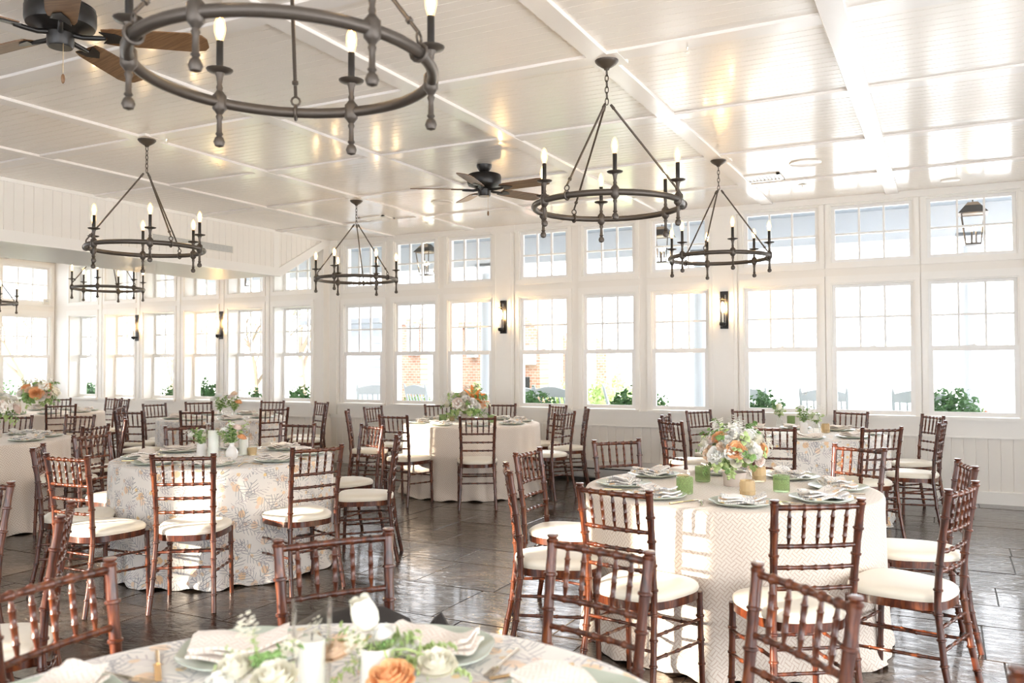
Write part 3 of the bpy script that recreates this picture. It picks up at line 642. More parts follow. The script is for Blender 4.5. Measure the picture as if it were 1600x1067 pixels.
def chair_parts():
    W=M['wood']; L=[]
    def P(z,s):
        zz=[0,.20,.43,.60,.75,.905]; xx=[.182,.170,.160,.161,.166,.1715]; yy=[-.245,-.205,-.178,-.188,-.208,-.232]
        for i in range(5):
            if z<=zz[i+1]+1e-9: f=(z-zz[i])/(zz[i+1]-zz[i]); return (s*(xx[i]+(xx[i+1]-xx[i])*f),yy[i]+(yy[i+1]-yy[i])*f,z)
    for s in (-1,1):
        mb=bamboo([P(z,s) for z in (0,.1,.2,.32,.43,.52,.60,.68,.75,.83,.905)],.0165,.10,10,(.86,1.0))
        x,y,_=P(.905,s); mb.lathe([(.0165,.895),(.0185,.900),(.0185,.905),(.013,.909),(.017,.913),(.0185,.917),(.017,.920),(.0001,.921)],10,(x,y,0)); L.append(('back_post',mb.mesh('back_post',W,True)))
        L.append(('leg',bamboo([(s*.188,.195,0),(s*.183,.180,.425)],.0155,.10,10,(.82,1.05)).mesh('leg',W,True)))
    for i,(z,r) in enumerate(((.890,.0115),(.740,.0095),(.657,.009),(.575,.009))):
        a,b=P(z,-1),P(z,1); c=.012
        n=6; pts=[(a[0]+(b[0]-a[0])*k/n,a[1]-c*math.sin(PI*k/n),z) for k in range(n+1)]
        L.append(('top_rail' if i==0 else 'back_rail',bamboo(pts,r,.058,8).mesh('rail',W,True)))
    for k in range(5):
        f=(k+1)/6; a,b=P(.740,-1),P(.740,1); c,d=P(.890,-1),P(.890,1); bw_=-.012*math.sin(PI*f)
        p0=(a[0]+(b[0]-a[0])*f,a[1]+bw_,.743); p1=(c[0]+(d[0]-c[0])*f,c[1]+bw_,.887)
        q=[Vector(p0).lerp(Vector(p1),t) for t in (0,.08,.2,.215,.235,.25,.48,.5,.52,.75,.765,.785,.80,.92,1)]
        L.append(('spindle',MB().tube(q,[.004,.0055,.0075,.0095,.0095,.0078,.0078,.0098,.0078,.0078,.0095,.0095,.0075,.0055,.004],8).mesh('spindle',W,True)))
    # seat frame and cushion: rounded, wider at the front
    def outline(k=1.0,n=36):
        o=[]
        for i in range(n):
            th=2*PI*i/n; c,s=math.cos(th),math.sin(th); e=.62
            x=math.copysign(abs(c)**e,c); y=math.copysign(abs(s)**e,s)
            wd=.196+.026*y; 
            if y<-.2: wd-=.010*(-y-.2)
            o.append((x*wd*k,y*.205*k+.012))
        return o
    o=outline(); n=len(o); mb=MB(); 
    vs=[(x,y,.405) for x,y in o]+[(x*1.0,y,.440) for x,y in o]
    mb.add(vs,[tuple(range(n))[::-1],tuple(range(n,2*n))]+[(i,(i+1)%n,n+(i+1)%n,n+i) for i in range(n)]); L.append(('seat_frame',mb.mesh('seat_frame',W,True)))
    mb=MB(); prof=[(1.0,.440),(1.02,.452),(1.005,.466),(.94,.477),(.75,.484),(.4,.487)]; base=0
    for k,z in prof: mb.v+= [(x*k,(y-.012)*k+.012,z) for x,y in o]
    for i in range(len(prof)-1):
        for j in range(n): mb.f.append((i*n+j,i*n+(j+1)%n,(i+1)*n+(j+1)%n,(i+1)*n+j))
    mb.f.append(tuple((len(prof)-1)*n+j for j in range(n))); mb.f.append(tuple(range(n))[::-1]); L.append(('cushion',mb.mesh('cushion',M['cushion'],True)))
    def fl_(z,s): return (s*(.188-.005*z/.425),.195-.015*z/.425,z)
    for s in (-1,1):
        for za,zb in ((.305,.315),(.205,.225)): L.append(('stretcher',bamboo([P(zb,s),fl_(za,s)],.0075,.09,8).mesh('stretcher',W,True)))
    for z in (.345,.255): L.append(('stretcher',bamboo([P(z,-1),P(z,1)],.0075,.08,8).mesh('stretcher',W,True)))
    for z in (.275,): L.append(('stretcher',bamboo([fl_(z,-1),fl_(z,1)],.0075,.09,8).mesh('stretcher',W,True)))
    return L
CP=chair_parts(); ch0=None
LATT='the lattice-cloth table'
chairs=[
(-1.205,3.595,-11.9,'front right table','chair nearest the camera, seen from behind with a sunlit left post'),
(-.568,3.586,33.4,'front right table','chair at the front right of the round lattice cloth, back to the camera'),
(-.169,4.115,72.4,'front right table','side-on chair on the right, nearer of the two'),
(-.144,4.908,102.1,'front right table','side-on chair on the right, farther of the two'),
(-.603,5.454,150.7,'front right table','chair behind the green tumbler on the far right side'),
(-1.823,5.293,-130.8,'front right table','chair at the far left, facing the camera before the heater'),
(-1.773,3.91,-59.3,'front right table','side-on chair at the near left with orange lit post'),
(-2.004,4.567,-88.6,'front right table','chair at the left with brightly sunlit cushion'),
(-.964,2.082,165.1,'foreground table','chair facing the camera right of centre, over the lattice table'),
(-.469,1.97,138.6,'foreground table','chair at the lower right, angled toward the camera'),
(-1.485,1.937,-124.9,'foreground table','chair at the centre bottom with a black bag on its seat'),
(-1.767,1.392,-85.3,'foreground table','chair at the lower left corner, cut by the frame'),
(-.065,1.45,108,'foreground table','chair whose post tip shows at the lower right corner'),
(-3.008,1.832,139.1,'unseen left table','sunlit-post chair at the lower left behind the corner chair'),
(-3.86,2.095,-174,'unseen left table','chair cut by the left frame edge at mid height'),
(-4.075,3.698,33.6,'left floral table','sunlit chair in front of the floral cloth, back to the camera'),
(-3.773,4.31,68.2,'left floral table','dark chair at the right front of the floral cloth'),
(-3.856,5.135,120.5,'left floral table','edge-on chair on the right side of the floral table'),
(-4.433,5.643,157.8,'left floral table','rosy-lit chair between the floral table and the centre table'),
(-5.043,5.533,-171.9,'left floral table','pale-lit chair at the far side of the floral table'),
(-5.56,5.04,-120,'left floral table','chair behind the bud vases and glass candles'),
(-4.543,3.419,1.8,'left floral table','dark chair at the front left with a full cream seat'),
(-5.043,3.627,-43.5,'left floral table','edge-on chair at the far left, orange post'),
(-5.52,4.286,-80,'left floral table','dark chair on the left between two tables'),
(-6.738,4.78,108.3,'left edge table','dark chair on the right side of the left edge table'),
(-7.626,7.004,40.3,'far left floral table','reddish chair in front of the far left floral table'),
(-9.099,7.799,-92.9,'far left floral table','chair on the left of the far floral table'),
(-7.296,7.724,67.9,'far left floral table','dark chair on the right front of the far floral table'),
(-8.40,8.86,-165,'far left floral table','chair at the far right before the hedge window'),
(-7.28,8.44,128,'far left floral table','edge-on chair before the corner pilaster, nearer one'),
(-7.66,8.86,158,'far left floral table','edge-on chair before the corner pilaster, farther one'),
(-9.01,8.33,-120,'far left floral table','chair hidden behind the bud vase flowers'),
(-8.194,6.677,16,'far left floral table','chair with lit rails left of the far floral cloth'),
(-8.896,7.219,-56,'far left floral table','narrow edge-on dark chair at the left front'),
(-11.118,8.471,175.6,'far orange flower table','chair at the far right of the orange flower table'),
(-10.48,7.253,60.9,'far orange flower table','chair in front of the orange flowers'),
(-11.489,8.643,-177.3,'far orange flower table','farthest chair at the alcove window'),
(-12.04,8.28,-132,'far orange flower table','chair peeking out right of the orange flowers'),
(-12.3,7.62,-90,'far orange flower table','chair at the far left frame edge'),
(-7.935,5.539,-166.9,'left edge table','chair with sunlit left post behind the left edge table'),
(-8.408,5.208,-151.9,'left edge table','chair with orange lit top rail at the left'),
(-7.148,5.349,143,'left edge table','edge-on chair with a thick lit post'),
(-6.92,4.02,57,'left edge table','chair at the left frame edge before the lattice cloth'),
(-4.212,7.432,30.6,'centre table','chair directly in front of the centre table, back to the camera'),
(-4.981,7.304,-.8,'centre table','chair at the front left of the centre table'),
(-5.784,7.728,-56.6,'centre table','edge-on chair at the left of the centre table'),
(-5.947,8.347,-90.3,'centre table','small dark chair at the far left of the centre table'),
(-5.60,9.02,-132.2,'centre table','chair behind the flowers to their left'),
(-5.00,9.36,-164.6,'centre table','chair behind the flowers to their right'),
(-4.376,9.33,149.7,'centre table','farther dark chair at the right back of the centre table'),
(-3.818,8.274,76,'centre table','nearer dark chair at the right of the centre table'),
(-3.90,8.98,117.8,'centre table','side-on chair at the far right of the centre table'),
(-1.27,7.285,3.2,'far right table','chair between the big bouquet and the far right table'),
(-.606,7.522,38.1,'far right table','dark chair at the front right of the far right table'),
(-.268,8.194,82.1,'far right table','side-on chair right of the far table, nearer one'),
(-.319,9.055,123.1,'far right table','side-on chair right of the far table, farther one'),
(-.965,9.34,163.9,'far right table','chair at the wall below the second wide window'),
(-1.835,9.26,-151,'far right table','chair at the wall below the first wide window'),
(-2.205,8.986,-122.1,'far right table','chair below the sixth long window'),
(-2.281,8.28,-86,'far right table','edge-on chair at the far left of the far right table'),
(-2.07,7.60,-38.2,'far right table','reddish chair at the near left of the far right table'),
]
for (x,y,a,tb,lb) in chairs:
    lab='%s, %s'%(lb,tb); lab='bamboo-turned mahogany '+lab
    if len(lab.split())>16: lab=' '.join(lab.split()[:16])
    if ch0 is None:
        ch0=thing('chiavari_chair',lab,'chair',(x,y,0),math.radians(a),'bamboo-style banquet chairs')
        for n_,me in CP: obj(n_,me,ch0)
    else: dup(ch0,(x,y,0),math.radians(a),lab)
# ---------------------------------------------------------------- tables and cloths
def cloth_mesh(seed,mt,Rr=.768,zt=.765,seg=220):
    q=random.Random(seed); mb=MB(); mb.uv=[]
    waves=[(n,q.uniform(0,6.28),q.uniform(.5,1)) for n in (9,13,17,23,31)]
    def fold(th): return sum(a*math.sin(n*th+p) for n,p,a in waves)/3.2
    rings=[('top',r,0) for r in (.02,.2,.4,.6,.72,.755)]
    side=[(.765,zt-.004),(.770,zt-.012),(.772,zt-.03)]
    hs=[.70,.62,.54,.46,.38,.30,.22,.15,.09,.05,.022,.008]
    for _,r,_ in rings:
        for k in range(seg):
            th=2*PI*k/seg; mb.v.append((r*math.cos(th),r*math.sin(th),zt+.0006*math.sin(5*th+r*9))); mb.uv.append((r*math.cos(th)+.3*seed,r*math.sin(th)))
    for r,z in side:
        for k in range(seg):
            th=2*PI*k/seg; mb.v.append((r*math.cos(th),r*math.sin(th),z)); mb.uv.append((th*.78+.3*seed,-.77-(zt-z)))
    for i,z in enumerate(hs):
        t=(zt-z)/zt; amp=.003+.030*t**1.2; fl_=.004*t
        low=max(0,(.16-z)/.16)
        for k in range(seg):
            th=2*PI*k/seg; f=fold(th); cr=low*.022*math.sin(11*th+seed+z*30)
            r=.770+fl_+amp*f+low*.02+cr; mb.v.append((r*math.cos(th),r*math.sin(th),max(.003,z+low*.012*math.sin(19*th+z*60)))); mb.uv.append((th*.78+.3*seed,-.77-(zt-z)))
    nr=len(rings)+len(side)+len(hs)
    # wrap seam
    cols=seg
    for i in range(nr-1):
        for k in range(seg):
            k2=(k+1)%seg; mb.f.append((i*cols+k,i*cols+k2,(i+1)*cols+k2,(i+1)*cols+k))
    mb.f.append(tuple(range(seg))[::-1])
    mb.v.append((0,0,zt)); mb.uv.append((.3*seed,0))
    for k in range(nr): pass
    me=mb.mesh('tablecloth',mt,True)
    # smooth only at the rim angle
    # fix the uv jump at the seam
    ul=me.uv_layers[0]
    for p in me.polygons:
        us=[ul.data[l].uv.x for l in p.loop_indices]
        if max(us)-min(us)>1.5:
            for l in p.loop_indices:
                if ul.data[l].uv.x<min(us)+1.0: ul.data[l].uv.x+=2*PI*.78
    return me
TABS={'1':(-1.05,4.60),'3':(-4.68,4.54),'2':(-4.78,8.30),'4':(-1.22,8.30),'5':(-8.10,7.80),'6':(-7.75,4.55),'7':(-11.30,7.60),'0':(-1.02,1.12)}
TD={'1':('front right table','beige lattice-print cloth over the round front right table','lattice'),'3':('left floral table','white botanical-print cloth over the left table with glass candles','floral'),
'2':('centre table','peach lattice-print cloth over the round centre table at the windows','lattice'),'4':('far right table','botanical-print cloth over the far right table at the windows','floral'),
'5':('far left floral table','sunlit botanical-print cloth over the far left table','floral'),'6':('left edge table','beige lattice-print cloth over the table cut by the left edge','lattice'),
'7':('orange-flower table','beige lattice-print cloth over the table with orange flowers','lattice'),'0':('foreground table','botanical-print cloth over the blurred foreground table','floral')}
top_m=MB().lathe([(.75,.725),(.75,.748)],40).mesh('tabletop',M['stone']); leg_m=MB().tube([(.5,.3,0),(.5,.3,.725)],.018,8).tube([(.5,-.3,0),(.5,-.3,.725)],.018,8).tube([(.5,-.3,.05),(.5,.3,.05)],.012,6).mesh('leg_frame',M['grey'])
for i,(k,(x,y)) in enumerate(TABS.items()):
    t=thing('round_table','round folding banquet table under the '+' '.join(TD[k][1].split()[:9]),'table',(x,y,0),0,'round banquet tables')
    obj('tabletop',top_m,t); obj('leg_frame',leg_m,t); obj('leg_frame',leg_m,t,(0,0,0),(0,0,PI))
    thing('tablecloth',TD[k][1],'tablecloth',(x,y,0),R.uniform(0,6),'tablecloths',cloth_mesh(i+1,M[TD[k][2]]))
# place settings ------------------------------------------------------
def plate_mesh():
    mb=MB(); seg=48; prof=[(.0,.004),(.09,.004),(.105,.006),(.135,.014),(.150,.020),(.151,.017),(.135,.009),(.1,.0),(.0,.0)]
    for r,z in prof:
        for k in range(seg):
            th=2*PI*k/seg; wv=1+.022*math.sin(5*th)*r/.15+.012*math.sin(8*th+1)*r/.15; mb.v.append((max(r,.0005)*wv*math.cos(th),max(r,.0005)*wv*math.sin(th),z+.0016*math.sin(6*th)*(r/.15)**2+ .001))
    for i in range(len(prof)-1):
        for k in range(seg): mb.f.append((i*seg+k,i*seg+(k+1)%seg,(i+1)*seg+(k+1)%seg,(i+1)*seg+k))
    return mb.mesh('plate',M['plate'],True)
PM=plate_mesh()
def napkin_mesh(seed,mt,L=.23,Wd=.12,layers=3):
    q=random.Random(seed); mb=MB(); mb.uv=[]; nx,ny=14,6
    for l in range(layers):
        a=q.uniform(-.10,.10); ox,oy=q.uniform(-.012,.012),q.uniform(-.01,.01); z0=.010+.010*l; base=len(mb.v)
        for j in range(ny+1):
            for i in range(nx+1):
                u=i/nx-.5; v=j/ny-.5; x=u*L*(1-.06*l); y=v*Wd*(1-.08*l)*(1+.25*u); z=z0+.006*math.sin(9*u+seed+l)+.005*math.sin(7*v+2*seed)+(.012*abs(u)**2*4*(.5 if l<2 else 1.2))
                x,y=x*math.cos(a)-y*math.sin(a)+ox,x*math.sin(a)+y*math.cos(a)+oy
                mb.v.append((x,y,z)); mb.uv.append((x+.37*seed+l*.2,y+.21*seed))
        n=(nx+1)*(ny+1)
        for j in range(ny+1):
            for i in range(nx+1):
                X=mb.v[base+j*(nx+1)+i]; mb.v.append((X[0],X[1],X[2]+.007)); mb.uv.append(mb.uv[base+j*(nx+1)+i])
        for j in range(ny):
            for i in range(nx):
                a0=base+j*(nx+1)+i; mb.f.append((a0,a0+nx+1,a0+nx+2,a0+1)); mb.f.append((a0+n,a0+1+n,a0+nx+2+n,a0+nx+1+n))
        edge=[base+i for i in range(nx+1)]+[base+j*(nx+1)+nx for j in range(1,ny+1)]+[base+ny*(nx+1)+i for i in range(nx-1,-1,-1)]+[base+j*(nx+1) for j in range(ny-1,0,-1)]
        for a0,b0 in zip(edge,edge[1:]+edge[:1]): mb.f.append((a0,b0,b0+n,a0+n))
    return mb.mesh('napkin',mt,True)
NF=[napkin_mesh(s,M['floral_s']) for s in (1,2,3)]; NL=[napkin_mesh(s,M['lattice2'],.24,.14) for s in (4,5)]
def fork_mesh():
    mb=MB(); mb.tube([(0,-.09,.004),(0,-.02,.006),(0,.04,.004)],[.0045,.0028,.004],6)
    mb.box(-.010,.010,.04,.058,.003,.005)
    for k in range(4): mb.box(-.010+.0058*k,-.0075+.0058*k,.058,.095,.003,.005)
    return mb.mesh('fork',M['steel'])
FM=fork_mesh(); KM=MB().tube([(0,-.10,.004),(0,-.01,.004)],[.005,.004],6).box(-.006,.008,-.01,.10,.003,.0045).mesh('knife',M['gold'])
SECT=['nearest the camera','at the front right','at the right','at the far right','at the far side','at the far left','at the left','at the front left']
ZT=.766
for k,(x,y) in TABS.items():
    name=TD[k][0]; base=math.atan2(-y,-x)   # direction towards the camera
    off={'1':.10,'2':.12,'3':-.15,'4':.1,'5':.2,'6':0,'7':.1,'0':.15}[k]
    for s in range(8):
        th=base+s*PI/4+off; r=.56; lx,ly=x+r*math.cos(th),y+r*math.sin(th)
        if k=='6' and s in (0,6,7): continue
        if k=='0' and s in (0,1,7): continue
        if k=='7' and s in (6,5): continue
        thing('plate','sage green wavy-edged charger plate %s of the %s'%(SECT[s],name),'plate',(lx,ly,ZT),R.uniform(0,6),'sage charger plates',PM)
        nm=(NF if k in '1267' else NL)
        nk=thing('napkin','folded %s napkin on the plate %s of the %s'%('botanical-print' if k in '1267' else 'lattice-print',SECT[s],name),'napkin',(lx,ly,ZT+.004),th+PI/2+R.uniform(-.35,.35),'folded napkins',nm[s%len(nm)])
        if k in '013':
            for sg,me,nn in ((-1,FM,'fork'),(1,KM,'knife')):
                ax,ay=math.cos(th+PI/2)*sg,math.sin(th+PI/2)*sg
                thing(nn,'%s beside the plate %s of the %s'%('silver fork' if nn=='fork' else 'gold-handled knife',SECT[s],name),nn,(lx+ax*.185,ly+ay*.185,ZT),th+PI/2,'place setting cutlery',me)
# ---------------------------------------------------------------- flowers
def petal_grid(w_,l,cup,curl,n=4,m_=4):
    vs=[];fs=[]
    for j in range(m_+1):
        v=j/m_; wv=w_*math.sin(PI*(.12+.76*v)**.9)
        for i in range(n+1):
            u=i/n-.5; x=u*wv; y=-cup*(1-(2*u)**2)*w_*.6; z=v*l; y+=curl*v*v*l
            vs.append((x,-y,z))
    for j in range(m_):
        for i in range(n): a=j*(n+1)+i; fs.append((a,a+1,a+n+2,a+n+1))
    return vs,fs
def bloom(layers,mt,name,center=None):
    mb=MB()
    for (cnt,w_,l,cup,tilt,r,ph) in layers:
        vs,fs=petal_grid(w_,l,cup,-.25)
        for k in range(cnt):
            a=ph+2*PI*k/cnt; Mx=Matrix.Rotation(a,4,'Z')@Matrix.Translation((0,r,0))@Matrix.Rotation(-tilt,4,'X')
            mb.add([Mx@Vector(v) for v in vs],fs)
    me=mb.mesh(name,mt,True)
    return me
def shells(layers,lobes,mt,name,roll=.10,lob=.13,seg=30):
    mb=MB()
    for i,(Rr,h) in enumerate(layers):
        b=len(mb.v); prof=[(.02,.0,0),(.55,.22,0),(.92,.62,.4),(1.0,.94,1),(1.0+roll,.98,1.2)]; ph=i*2.4; tl=(.03*math.cos(i*2.1),.03*math.sin(i*2.1))
        for (r,z,e) in prof:
            for k in range(seg):
                th=2*PI*k/seg; c=abs(math.cos(lobes*th/2+ph)); rr=Rr*r*(1-lob*e*(1-c)**1.5); mb.v.append((rr*math.cos(th)+tl[0]*z,rr*math.sin(th)+tl[1]*z,h*z*(1-.16*e*(1-c)**2)))
        for j in range(len(prof)-1):
            for k in range(seg): mb.f.append((b+j*seg+k,b+j*seg+(k+1)%seg,b+(j+1)*seg+(k+1)%seg,b+(j+1)*seg+k))
    return mb.mesh(name,mt,True)
ROSE=lambda mt,n: shells([(.56,.22),(.50,.33),(.43,.42),(.34,.50),(.25,.55),(.16,.58),(.08,.59)],5,mt,n)
RAN=lambda mt,n: shells([(.55,.20),(.52,.30),(.47,.38),(.41,.45),(.34,.50),(.27,.54),(.19,.565),(.11,.575),(.05,.58)],7,mt,n,.04,.09)
def TUL(mt,n):
    mb=MB(); seg=36
    for lay,(sc_,ph) in enumerate(((1,0),(.90,PI/3),(.62,.4))):
        b=len(mb.v); prof=[(.02,0),(.22,.05),(.36,.22),(.41,.45),(.38,.70),(.33,.88),(.31,1.06)] if lay<2 else [(.02,0),(.22,.05),(.36,.22),(.40,.45),(.34,.70),(.18,.86),(.02,.94)]
        for j,(r,z) in enumerate(prof):
            for k in range(seg):
                th=2*PI*k/seg; lobe=abs(math.cos(1.5*th+ph)); e=j/6; rr=r*sc_*(1-.07*e*(1-lobe)); mb.v.append((rr*math.cos(th),rr*math.sin(th),z*(1-(.30*(1-lobe)**1.5 if j>4 else .08*(1-lobe) if j==4 else 0))))
        for j in range(6):
            for k in range(seg): mb.f.append((b+j*seg+k,b+j*seg+(k+1)%seg,b+(j+1)*seg+(k+1)%seg,b+(j+1)*seg+k))
    return mb.mesh(n,mt,True)
LIL=lambda mt,n: bloom([(3,.34,1.0,.3,.55,.03,0),(3,.3,.95,.3,.75,.03,1.05)],mt,n)
FLW={'rose_o':ROSE(M['rose_o'],'rose'),'rose_p':ROSE(M['rose_p'],'rose'),'rose_b':ROSE(M['blush'],'rose'),'white':RAN(M['white_p'],'white_bloom'),'cream':RAN(M['cream_p'],'cream_bloom'),'tulip_w':TUL(M['white_p'],'tulip'),'tulip_y':TUL(M['cream_p'],'tulip'),'lily':LIL(M['lily'],'lily')}
NMF={'rose_o':'rose','rose_p':'rose','rose_b':'rose','white':'white_bloom','cream':'cream_bloom','tulip_w':'tulip','tulip_y':'tulip','lily':'lily'}
def sprig(seed,mt,n=9,l=1.0,lw_=.10):
    q=random.Random(seed); mb=MB(); pts=[Vector((0,0,0))]; d=Vector((0,0,1))
    for i in range(6): d=(d+Vector((q.uniform(-.22,.22),q.uniform(-.22,.22),0))).normalized(); pts.append(pts[-1]+d*l/6)
    mb.tube(pts,[.012]*3+[.008]*4,5)
    for i in range(n):
        t=.2+.8*i/n; k=min(5,int(t*6)); p=pts[k].lerp(pts[k+1],t*6-k); a=q.uniform(0,6.28) if n>12 else i*2.4; dr=Vector((math.cos(a),math.sin(a),.55)).normalized(); sd_=dr.cross(Vector((0,0,1))).normalized(); L=.26*q.uniform(.7,1.2)*(1.1-.4*t)*l; Wd=lw_*L/.26*1.0
        mb.add([p,p+dr*L*.35+sd_*Wd,p+dr*L*.7+sd_*Wd*.7-Vector((0,0,.03)),p+dr*L-Vector((0,0,.06)),p+dr*L*.7-sd_*Wd*.7-Vector((0,0,.03)),p+dr*L*.35-sd_*Wd,p+dr*L*.5+Vector((0,0,.02))],[(0,1,6),(1,2,6),(2,3,6),(3,4,6),(4,5,6),(5,0,6)])
    return mb.mesh('leaf_sprig',mt)
SPR=[sprig(1,M['leaf'],10),sprig(2,M['leaf'],14),sprig(3,M['leaf_l'],12),sprig(4,M['leaf_l'],16,1.0,.07)]
def filler(seed,mt,n=34):
    q=random.Random(seed); mb=MB()
    for i in range(n):
        a=q.uniform(0,6.28); r=.26*math.sqrt(q.random()); z=.55+.45*q.random(); c=Vector((r*math.cos(a),r*math.sin(a),z)); s=.055
        for k in range(5):
            b=k*1.2566+a; mb.add([c,c+Vector((math.cos(b-.5),math.sin(b-.5),.25))*s,c+Vector((math.cos(b),math.sin(b),.35))*s*1.35,c+Vector((math.cos(b+.5),math.sin(b+.5),.25))*s],[(0,1,2,3)])
    return mb.mesh('filler_blossoms',mt)
FIL=[filler(1,M['white_p']),filler(2,M['cream_p']),filler(3,M['white_p'],22)]
def orient(o,d): o.rotation_euler=Vector(d).to_track_quat('Z','Y').to_euler()
def bouquet(name,label,loc,rx,rz_,zc,vase,blooms,nfill,nleaf,seed,bs=.075,group=None,cat='bouquet'):
    q=random.Random(seed); t=thing(name,label,cat,loc,0,group)
    if vase: obj(vase[0],vase[1],t)
    pl=[]
    def place(me,nm,th,el,k,s):
        d=Vector((math.cos(el)*math.cos(th),math.cos(el)*math.sin(th),math.sin(el))); p=Vector((d.x*rx*k,d.y*rx*k,zc+d.z*rz_*k))
        o=obj(nm,me,t,p,(0,0,0),s); dd=Vector((d.x,d.y,d.z+.25)); o.rotation_euler=(Matrix.Rotation(q.uniform(0,6),4,'Z').to_euler() if False else dd.to_track_quat('Z','Y').to_euler()); return o
    for b in blooms:
        th,el,kd=b[:3]; s=(b[3] if len(b)>3 else 1)*bs; place(FLW[kd],NMF[kd],th,el,.86,s)
    for i in range(nfill):
        place(FIL[i%3],'filler_blossoms',q.uniform(0,6.28),q.uniform(-.15,1.4),q.uniform(.35,.62),bs*q.uniform(1.3,1.9)*(rx/.17)**.5)
    for i in range(nleaf):
        th=q.uniform(0,6.28); el=q.uniform(-.5,1.1); d=Vector((math.cos(el)*math.cos(th),math.cos(el)*math.sin(th),math.sin(el)))
        o=obj('leaf_sprig',SPR[i%4],t,(d.x*rx*.2,d.y*rx*.2,zc+d.z*rz_*.2),(0,0,0),rx*q.uniform(.75,1.2)); orient(o,d)
    return t
CA=math.atan2(-4.6,1.05)
VB=('compote_vase',MB().lathe([(.0005,0),(.055,0),(.058,.008),(.06,.03),(.064,.065),(.068,.075),(.064,.075),(.058,.04),(.0005,.02)],24).mesh('compote_vase',M['stone'],True))
def cam_dir(x,y): return math.atan2(-y,-x)
# T1 big bouquet
a=cam_dir(-1.05,4.6)
bl=[(a+.05,.28,'rose_o',1.25),(a+1.15,.30,'rose_o',1.0),(a-.75,.80,'rose_o',1.05),(a-.95,.10,'rose_p',1.0),(a-.30,.62,'white',1.05),(a-.62,.05,'white',1.25),(a+.42,.55,'cream',1.1),(a+.70,.22,'white',1.15),(a+.1,1.0,'white',1.1),(a+.85,.95,'white',1.1),(a-1.35,.45,'cream',1.1),(a+1.4,.75,'cream',1.1),(a+1.75,.15,'white',1),(a-.1,1.4,'white',1.1),(a+.9,-.1,'rose_b',.9),(a-1.5,.9,'white',1),(a+2.4,.5,'white',1.1),(a-2.4,.5,'cream',1.1),(a+3.1,.4,'white',1.1),(a+.05,-.15,'cream',.8),(a+.25,.12,'tulip_w',.7),(a-.45,.42,'rose_p',.8),(a+.45,.05,'cream',.9),(a-.15,.15,'white',.8),(a+1.05,.6,'cream',.9),(a-1.1,.65,'rose_b',.9),(a+.35,.8,'cream',.9),(a-.6,1.15,'cream',.9)]
c=px(1145,760,2,ZT)
bouquet('flower_centerpiece','large round white and orange rose centerpiece in a blush pot on the front right table',(c.x,c.y+.04,ZT),.175,.145,.165,VB,bl,24,46,5,.074)
# T2
a=cam_dir(-4.78,8.3)
bl=[(a-.45,.25,'rose_b',1.35),(a+.35,.3,'white',1.3),(a+.0,.55,'white',1.2),(a-.9,.5,'white',1.2),(a+1.0,.15,'rose_p',1.1),(a+.55,.75,'lily',1.7),(a+.95,.35,'lily',1.2),(a-1.2,.2,'cream',1.1),(a-.2,.95,'cream',1.2),(a+1.3,.6,'white',1.1),(a-.1,.05,'cream',1.1),(a+.6,.02,'white',1.1),(a+2.2,.6,'white',1.1),(a-2.2,.6,'white',1.1),(a,1.4,'white',1.1)]
c=px(728,657,2,ZT)
bouquet('flower_centerpiece','low white centerpiece with a bright orange lily on the centre table',(c.x,c.y,ZT),.24,.17,.165,VB,bl,22,46,9,.088)
o=[x for x in C.objects if x.name.startswith('flower_centerpiece')][-1]
# T7
a=cam_dir(-11.3,7.6)
bl=[(a-.05,.25,'rose_o',1.7),(a+.8,.75,'rose_o',1.6),(a-.9,.75,'rose_o',1.3),(a+.5,.2,'rose_b',1.3),(a+1.2,.3,'cream',1.4),(a-1.1,.3,'white',1.2),(a-.5,.55,'rose_p',1.2),(a+.1,.9,'cream',1.3),(a+1.8,.5,'white',1.2),(a-1.9,.5,'white',1.2),(a+.2,-.1,'white',1.1)]
c=px(58,640,2,ZT)
bouquet('flower_centerpiece','loose arrangement with three orange roses on the farthest left table',(c.x,c.y,ZT),.27,.18,.20,VB,bl,22,46,13,.10)
# T6
c=px(2,684,2,ZT)
bouquet('flower_centerpiece','white flower arrangement cut by the left frame edge',(c.x-.1,c.y,ZT),.2,.2,.22,VB,[(a+.3*i,.2+.25*(i%4),('white','rose_b','cream')[i%3],1.2) for i in range(-6,7)],18,14,17,.08)
